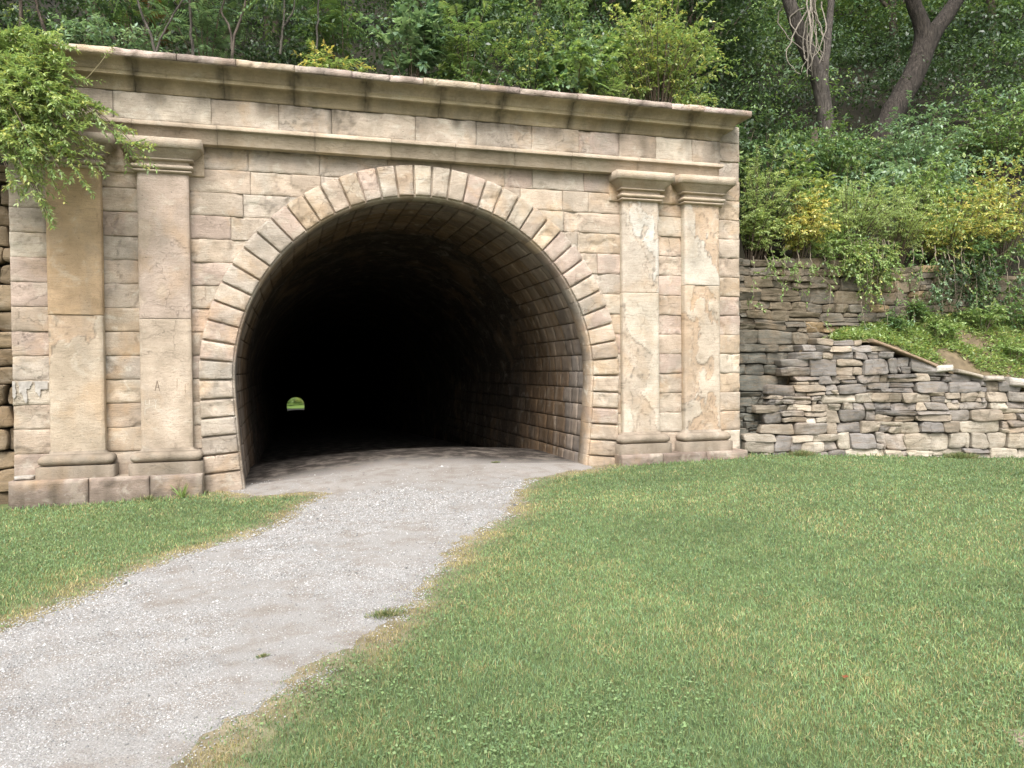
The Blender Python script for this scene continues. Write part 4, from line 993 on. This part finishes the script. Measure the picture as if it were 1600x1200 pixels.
# --- forest behind
FOREST = [(-10, 8, 'dark'), (-6.5, 7, 'dark'), (-2.5, 8.5, 'dark'), (1.5, 9, 'mid'), (4.5, 7.5, 'mid'), (7.5, 9.5, 'dark'), (11, 10.5, 'dark'), (14.5, 14, 'mid'), (18, 18, 'mid'), (22, 15, 'light'), (26, 19, 'mid'), (30, 13, 'mid'),
          (17, 26, 'mid'), (24, 30, 'light'), (32, 27, 'mid'), (10, 17, 'dark'), (3, 18, 'dark'), (-5, 17, 'dark'), (21.5, 12.5, 'mid'), (26.5, 12.5, 'mid'), (13, 24, 'mid')]
r = np.random.default_rng(9); protos = {}
FL = {'dark': 'dark green forest tree on the shaded slope behind the portal', 'mid': 'mid green forest tree in the wood on the upper slope', 'light': 'lighter green forest tree deep in the wood behind the two bare trunks'}
def copy_tree(o, parent=None):
    c = o.copy(); COL.objects.link(c); c.parent = parent
    for ch in list(o.children): copy_tree(ch, c)
    return c
for i, (x, y, pal) in enumerate(FOREST):
    b = np.array(hz(x, y, -.2))
    if pal not in protos:
        H = 5.2
        Q = [b, b+np.array([.15, 0, 2.5]), b+np.array([.1, .1, H]), b+np.array([.4, 0, H+2.5])]
        lim = [(np.array([b+np.array([.1, 0, 2.2]), b+np.array([1.1*math.cos(a), 1.1*math.sin(a), 3.6]), b+np.array([2.0*math.cos(a), 2.0*math.sin(a), 4.4])]), .08, .03) for a in (0.3, 2.4, 4.2)]
        protos[pal] = tree('forest_tree', FL[pal], b, [(Q, .17, .07)]+lim, (b+np.array([0, 0, 4.4]), (2.7, 2.5, 3.3)), 800+i, pal, nclump=110, per=75, group=f'{pal} green trees in the wood', clump=.42)
        protos[pal]['base'] = b[2]
    else:
        o = copy_tree(protos[pal]); o.location = b; o.rotation_euler = (0, 0, r.uniform(0, 6.28)); s = r.uniform(.85, 1.25); o.scale = (s, s, s)
for o in protos.values(): del o['base']

# --- understorey that reads as one mass on the slope
r = np.random.default_rng(13); mb = MB()
nC = 5200; ang = YAW+r.uniform(-.74, .74, nC); dist = np.exp(r.uniform(math.log(14), math.log(62), nC))
x = CX+np.sin(ang)*dist; y = CY+np.cos(ang)*dist; ok = (y > 1.15)&((x > 6.6) | (y > 1.9))&((x > 3) | (r.random(nC) < .55))&(fbm(np.stack([x*.5, y*.5, 0*x], -1), 3, 145)+r.normal(0, .05, nC) < np.where(x > 8, .75, .62)); x, y, dist = x[ok], y[ok], dist[ok]; z = hill(x, y)
lift = r.uniform(0, 1, len(x))**1.5*(1.0+.055*dist)+.05; lift = np.where((y > 2) & (y < 6.2) & (x > 8.5) & (x < 16.5), lift*.3, lift); C = np.stack([x, y, z+lift], -1); per = 74
sz = (.17+.016*dist)*r.uniform(.6, 1.4, len(x))
q = nrm(r.normal(size=(len(C), per, 3))*np.array([1, 1, .8])); q[..., 2] = np.abs(q[..., 2])-.25
pos = (C[:, None]+q*(sz[:, None]*r.uniform(.7, 1.08, (len(C), per)))[..., None]*np.array([1.15, 1.15, .75])).reshape(-1, 3)
lf_ = fbm(np.stack([x*.25, y*.3, 0*x], -1), 3, 140)+r.normal(0, .06, len(x))-.09*(x < 2.5)-.10*((x > 8) & (y > 3.5) & (y < 14))-.06
pi = np.where(lf_ < .40, 0, np.where(lf_ < .53, 1, np.where(r.random(len(x)) < .3, 3, 2)))
ca = np.zeros((len(x), per, 3))
for k, nm in enumerate(('dark', 'mid', 'light', 'blue')):
    m = pi == k; ca[m] = pcol(nm, m.sum()*per, r, np.repeat(r.integers(0, 9, m.sum()), per)).reshape(-1, per, 3)
q = q.reshape(-1, 3); dd = q*np.array([1, 1, .2])+r.normal(size=pos.shape)*.55-np.array([0, 0, .45]); up = q*.7+np.array([0, -.1, .9])+r.normal(size=pos.shape)*.3
Lz = np.repeat((.055+.0027*dist)*r.uniform(.7, 1.35, len(x)), per)*r.uniform(.8, 1.2, len(pos)); leaves(mb, pos, dd, up, Lz, Lz*.52, ca.reshape(-1, 3))
o = mb.build('undergrowth', MAT['leaf']); o['kind'] = 'stuff'
# low growth covering the bank
mb = MB(); n = 26000; bx = r.uniform(8.4, 15.5, n); v = r.uniform(.06, 1, n); by, bzz = bank(bx, v)
dn = fbm(np.stack([bx*1.3, v*2.5, 0*bx], -1), 3, 141); bare = np.exp(-(((bx-at(1500, 560, -.9)[0])/.35)**2+((v-.25)/.25)**2)); ok = dn-.55*bare > .33+.1*r.random(n)
pos = np.stack([bx, by, bzz+r.uniform(0, .12, n)], -1)[ok]; dd = r.normal(size=pos.shape)*np.array([1, 1, .3])+np.array([0, 0, .35])
cl_ = pcol('light', len(pos), r); cm = r.random(len(pos)) < .3; cl_[cm] = pcol('yg', cm.sum(), r); leaves(mb, pos, dd, np.array([0, 0, 1.])+r.normal(size=pos.shape)*.4, r.uniform(.05, .11, len(pos)), r.uniform(.018, .04, len(pos)), cl_)
o = mb.build('ground_cover', MAT['leaf']); o['kind'] = 'stuff'

# --- trees outside the far mouth
fr_ = np.random.default_rng(3)
for i, (x, y, pal, lab) in enumerate([(-3.5, 292, 'light', 'pale green tree on the left outside the far mouth of the tunnel'), (3.2, 294, 'yg', 'yellowish tree on the right outside the far mouth of the tunnel'), (0, 300, 'light', 'tree filling the middle of the far mouth of the tunnel')]):
    b = np.array([x, y, float(vf(np.array([x]), np.array([y]))[0])])
    tree('far_tree', lab, b, [([b, b+np.array([.1, 0, 2]), b+np.array([0, 0, 5])], .2, .08)], (b+np.array([0, 0, 3.6]), (3, 2.5, 3.4)), 900+i, pal, L=.4, W=.25, nclump=60, per=40, clump=.5)

# ------------------------------------------------------------------ lawn
def scatter(n, dmin, dmax, a0, a1, power=1.0):
    ang = YAW+rng.uniform(a0, a1, n); d = np.exp(rng.uniform(math.log(dmin), math.log(dmax), n)); return CX+np.sin(ang)*d, CY+np.cos(ang)*d, d
def lawn_ok(x, y):
    lim = np.where(x < -3.48, -.44, np.where(x < 3.45, -.42, np.where(x < 6.1, -.44, -.1)))
    lim = np.where((x > -3.6) & (x < 3.5), -.12, lim); w = wall_y(x); lim = np.where(x > 6.1, w-.02, lim)
    return y < lim
def wall_gap(x, y):
    lim = np.where(x < -3.48, -.44, np.where(x < 3.45, -.1, np.where(x < 6.1, -.44, -.1))); return np.where(x > 6.1, wall_y(x)-.02-y, lim-y)
def blades(x, y, d, h, w, col, lean=.8):
    n = len(x); z = gz(x, y); a = rng.uniform(0, 2*PI, n); dx = np.cos(a); dy = np.sin(a); l = np.abs(rng.normal(0, lean, n))*h; b = rng.uniform(0, 2*PI, n)
    P = np.stack([x, y, z], -1); s = np.stack([dx, dy, 0*x], -1)*w[:, None]*.5; tip = P+np.stack([np.cos(b)*l, np.sin(b)*l, h], -1)
    mid = P*.5+tip*.5+np.stack([0*x, 0*x, h*.15], -1)-np.stack([np.cos(b)*l, np.sin(b)*l, 0*h], -1)*.18
    return np.stack([P-s, P+s, mid+s*.75, mid-s*.75, tip], 1)
def lawn_col(x, y, d, n):
    pd = pathdist(x, y); big = fbm(np.stack([x*.55, y*.55, 0*x], -1), 4, 150); sm = fbm(np.stack([x*3.1, y*3.1, 0*x], -1), 3, 151)
    A = np.array([[.165, .25, .105], [.20, .285, .12], [.14, .22, .10], [.24, .30, .13], [.17, .265, .145]])[rng.integers(0, 5, n)]
    dry = np.array([[.34, .28, .14], [.39, .33, .18], [.28, .26, .11]])[rng.integers(0, 3, n)]
    pdry = .03+.16*sstep(.53, .64, big)+.12*sstep(.52, .7, sm)+.78*sstep(.46, .05, pd)*sstep(.30, .56, sm)+.26*sstep(1.3, .2, pd)*sstep(.35, .6, sm)
    m = rng.random(n) < pdry
    c = np.where(m[:, None], dry, A)*rng.uniform(.68, 1.32, (n, 1))*((.82+.36*sm)*(.72+.56*big))[:, None]
    return c, pd, sm
N = 820000
x, y, d = scatter(N, 2.1, 24, -.80, .80); pdv = pathdist(x, y)
ok = lawn_ok(x, y) & (pdv > -.22) & (rng.random(N) < .02+.14*sstep(-.2, -.02, pdv)+.46*sstep(-.03, .12, pdv)+.38*sstep(.1, .4, pdv)); x, y, d = x[ok], y[ok], d[ok]; n = len(x)
c, pd, sm = lawn_col(x, y, d, n)
h = rng.uniform(.014, .036, n)*(.6+.4*sstep(0, .5, pd))*(1+.5*(sm-.5))*(1+1.3*sstep(.22, 0, wall_gap(x, y))); w = np.maximum(.0032, d*.00085)*rng.uniform(.7, 1.3, n)
V = blades(x, y, d, h, w, c); k = np.arange(n)*5; mb = MB()
mb.add(V.reshape(-1, 3), np.repeat(c, 5, 0), np.stack([k, k+1, k+2, k+3], -1), np.stack([k+3, k+2, k+4], -1))
o = mb.build('grass', MAT['grass']); o['kind'] = 'stuff'
# broad clover and plantain leaves through the turf
N = 75000; x, y, d = scatter(N, 2.1, 15, -.80, .80); pdv = pathdist(x, y); cl = fbm(np.stack([x*1.1, y*1.1, 0*x], -1), 3, 155)
ok = lawn_ok(x, y) & (pdv > .12) & (rng.random(N) < sstep(.38, .62, cl)*.85+.08); x, y, d = x[ok], y[ok], d[ok]; n = len(x)
P = np.stack([x, y, gz(x, y)+rng.uniform(.012, .03, n)], -1); dd = rng.normal(size=(n, 3))*np.array([1, 1, .25]); up = np.array([0, 0, 1.])+rng.normal(size=(n, 3))*.3
c = np.array([[.15, .23, .095], [.18, .265, .11], [.13, .205, .09], [.22, .295, .14]])[rng.integers(0, 4, n)]*rng.uniform(.8, 1.2, (n, 1))
mb = MB(); Ls = rng.uniform(.011, .025, n)*np.maximum(1, d/9); leaves(mb, P, dd, up, Ls, Ls*.8, c, .08); o = mb.build('clover', MAT['grass']); o['kind'] = 'stuff'

# ------------------------------------------------------------------ loose gravel
N = 430000; x, y, d = scatter(N, 2.1, 13.4, -.85, .45); pdv = pathdist(x, y)
ok = (pdv < .22) & (rng.random(N) < sstep(.22, -.05, pdv)) & (rng.random(N) < .06+.94*sstep(-.95, -1.9, y+.25*np.sin(x*3))) & (rng.random(N) < .18+.82*sstep(.36, .52, fbm(np.stack([x*1.3, y*1.3, 0*x], -1), 4, 160)))
x, y, d = x[ok], y[ok], d[ok]; n = len(x); s = np.maximum(.0042, d*.00085)*rng.uniform(.6, 1.5, n)*np.where(rng.random(n) < .012, rng.uniform(1.6, 2.6, n), 1)
P = np.stack([x, y, pz(x, y)+s*.15], -1)
T = np.array([[1, 0, 0], [0, 1, 0], [-1, 0, 0], [0, -1, 0], [0, 0, .8]])
a = rng.uniform(0, 2*PI, n); R = np.stack([np.stack([np.cos(a), -np.sin(a)], -1), np.stack([np.sin(a), np.cos(a)], -1)], 1)
V = np.tile(T, (n, 1, 1))*rng.uniform(.6, 1.25, (n, 5, 3)); V[:, 4, :2] += rng.normal(0, .45, (n, 2)); V[:, 4, 2] = rng.uniform(.5, 1.0, n)
V[..., :2] = np.einsum('nij,nkj->nki', R, V[..., :2]); V = P[:, None]+V*s[:, None, None]
g0 = rng.choice([.20, .27, .32, .37, .46, .13], n, p=[.12, .25, .27, .2, .1, .06])*rng.uniform(.85, 1.15, n); c = np.stack([g0, g0*.985, g0*.96], -1)
k = np.arange(n)*5; mb = MB(); mb.add(V.reshape(-1, 3), np.repeat(c, 5, 0), None, np.concatenate([np.stack([k+i, k+(i+1) % 4, k+4], -1) for i in range(4)]))
o = mb.build('gravel', MAT['gravel']); o['kind'] = 'stuff'

# ------------------------------------------------------------------ small things on the ground
def tuft(name, label, p, rad, n, h0, pal, seed, cat='grass tuft'):
    r = np.random.default_rng(seed); q = np.minimum(np.abs(r.normal(0, .42, n)), .62+.1*r.random(n)); a = r.uniform(0, 2*PI, n)
    pos = np.stack([p[0]+np.cos(a)*q*rad, p[1]+np.sin(a)*q*rad*.7, np.full(n, p[2])], -1)
    out = np.stack([np.cos(a), np.sin(a), np.zeros(n)], -1)*(.3+.8*q[:, None])+r.normal(size=(n, 3))*.4; out[:, 2] = r.uniform(.5, 1.4, n)
    mb = MB(); L = h0*r.uniform(.5, 1.2, n); leaves(mb, pos, out, np.array([0, 0, 1.])+r.normal(size=(n, 3))*.6, L, np.maximum(.006, L*.09), pcol(pal, n, r), .1)
    o = mb.build(name, MAT['grass']); tag(o, label, cat); return o
PALS['turf'] = [(.15, .20, .085), (.20, .23, .10), (.13, .18, .08), (.32, .28, .15)]
def gp(px, py): p = on_ground(px, py); return (p[0], p[1], float(pz(np.array([p[0]]), np.array([p[1]]))[0]))
tuft('grass_tuft', 'weedy grass tuft reaching out onto the gravel at the ragged lawn edge', gp(602, 958), .20, 520, .04, 'turf', 1)
tuft('grass_tuft', 'small dry grass tuft alone in the gravel', gp(410, 1021), .05, 100, .025, 'turf', 2)
tuft('grass_tuft', 'flat tuft on the trodden dust before the tunnel mouth', gp(775, 734), .12, 260, .03, 'turf', 4)
tuft('grass_tuft', 'shaggy grass strip at the foot of the rubble wall near the portal', (7.25, wall_y(7.25)-.14, .1), .36, 900, .13, 'turf', 5)
tuft('grass_tuft', 'shaggy grass at the foot of the rubble wall beneath the white stone', (10.2, wall_y(10.2)-.14, .03), .45, 1000, .13, 'turf', 6)
b = at(284, 768, -.52); tuft('tall_weed', 'tall thin green weed standing against the left plinth', (b[0], -.5, gz(b[0], -.5)+0), .04, 26, .26, 'light', 7, 'weed')
tuft('grass_tuft', 'low grass growing at the foot of the left plinth beside the tall weed', (b[0]-.45, -.5, float(gz(b[0], -.5))), .25, 200, .09, 'turf', 8)
mb = MB(); p = at(37, 744, -.26); 
def P(u, v, h): return np.stack([p[0]-.13+u*.26, -.26-h-.02*np.sin(u*9), .269+v*.055], -1)
def dd(B, U, V):
    e = (1-np.abs(2*U-1)**3)*(1-np.abs(2*V-1)**3); cc = np.ones(B.shape[:-1]+(4,)); cc[..., :3] = np.array([.38, .36, .34])*(1+.4*(fbm(B*9, 3, 170)-.5))[..., None]; cc[..., 3] = 0; return .04*e, cc
patch(mb, P, 8, 5, .15, dd, None, .02, .08, .12); tag(mb.build('loose_stone', MAT['rubble']), 'flat grey loose stone lying on the plinth ledge at the far left', 'stone')
mb = MB(); p = on_ground(1321, 1068); z = float(gz(p[0], p[1])); a = np.linspace(0, 2*PI, 8)[:-1]
mb.add(np.vstack([[p[0], p[1], z+.036]]+[[p[0]+.018*math.cos(t)*(1+.3*(i % 2)), p[1]+.016*math.sin(t)*(1+.3*(i % 2)), z+.034+.005*math.sin(3*t)] for i, t in enumerate(a)]), (.30, .10, .05), None, [[0, 1+i, 1+(i+1) % 7] for i in range(7)])
tag(mb.build('fallen_leaf', MAT['leaf']), 'reddish brown fallen leaf lying on the mown lawn', 'leaf')
# bare earth in the near right corner
mb = MB(); c0 = on_ground(1640, 1190); g_ = np.linspace(-1, 1, 40); X, Y = np.meshgrid(c0[0]+.3+g_*.55, c0[1]-.15+g_*.5, indexing='ij')
Rr = np.hypot((X-c0[0]-.3)/.55, (Y-c0[1]+.15)/.5)+.5*(fbm(np.stack([X*6, Y*6, 0*X], -1), 3, 180)-.5); Z = gz(X, Y)+.012*sstep(1, .3, Rr)+.005
i = np.arange(X.size).reshape(X.shape); q = np.stack([i[:-1, :-1], i[1:, :-1], i[1:, 1:], i[:-1, 1:]], -1)[Rr[:-1, :-1] < .8]
mb.add(np.stack([X, Y, Z], -1), (.36, .27, .215), q); o = mb.build('bare_earth', MAT['path'], smooth=True); o['kind'] = 'structure'

# ------------------------------------------------------------------ light
w = bpy.data.worlds.new('World'); scene.world = w; w.use_nodes = True; nt = w.node_tree; bg = nt.nodes['Background']
sky = nt.nodes.new('ShaderNodeTexSky'); sky.sky_type = 'NISHITA'; sky.sun_disc = False
SE, SA = math.radians(52), math.radians(200)     # azimuth from +Y clockwise: behind the camera
sky.sun_elevation = SE; sky.sun_rotation = SA; sky.air_density = 1.2; sky.dust_density = 4.0; sky.ozone_density = .6
hs = nt.nodes.new('ShaderNodeHueSaturation'); hs.inputs['Saturation'].default_value = .35
nt.links.new(sky.outputs[0], hs.inputs['Color']); nt.links.new(hs.outputs[0], bg.inputs[0]); bg.inputs[1].default_value = .12
sd = bpy.data.lights.new('sun', 'SUN'); sd.energy = 1.5; sd.angle = math.radians(32); sd.color = (1, .97, .93); so = bpy.data.objects.new('sun', sd); COL.objects.link(so)
so.rotation_euler = Vector((-math.sin(SA)*math.cos(SE), -math.cos(SA)*math.cos(SE), -math.sin(SE))).to_track_quat('-Z', 'Y').to_euler()
scene.view_settings.view_transform = 'Standard'; scene.view_settings.look = 'None'; scene.view_settings.exposure = 1.5; scene.view_settings.gamma = 1.0
scene.cycles.max_bounces = 8; scene.cycles.diffuse_bounces = 4
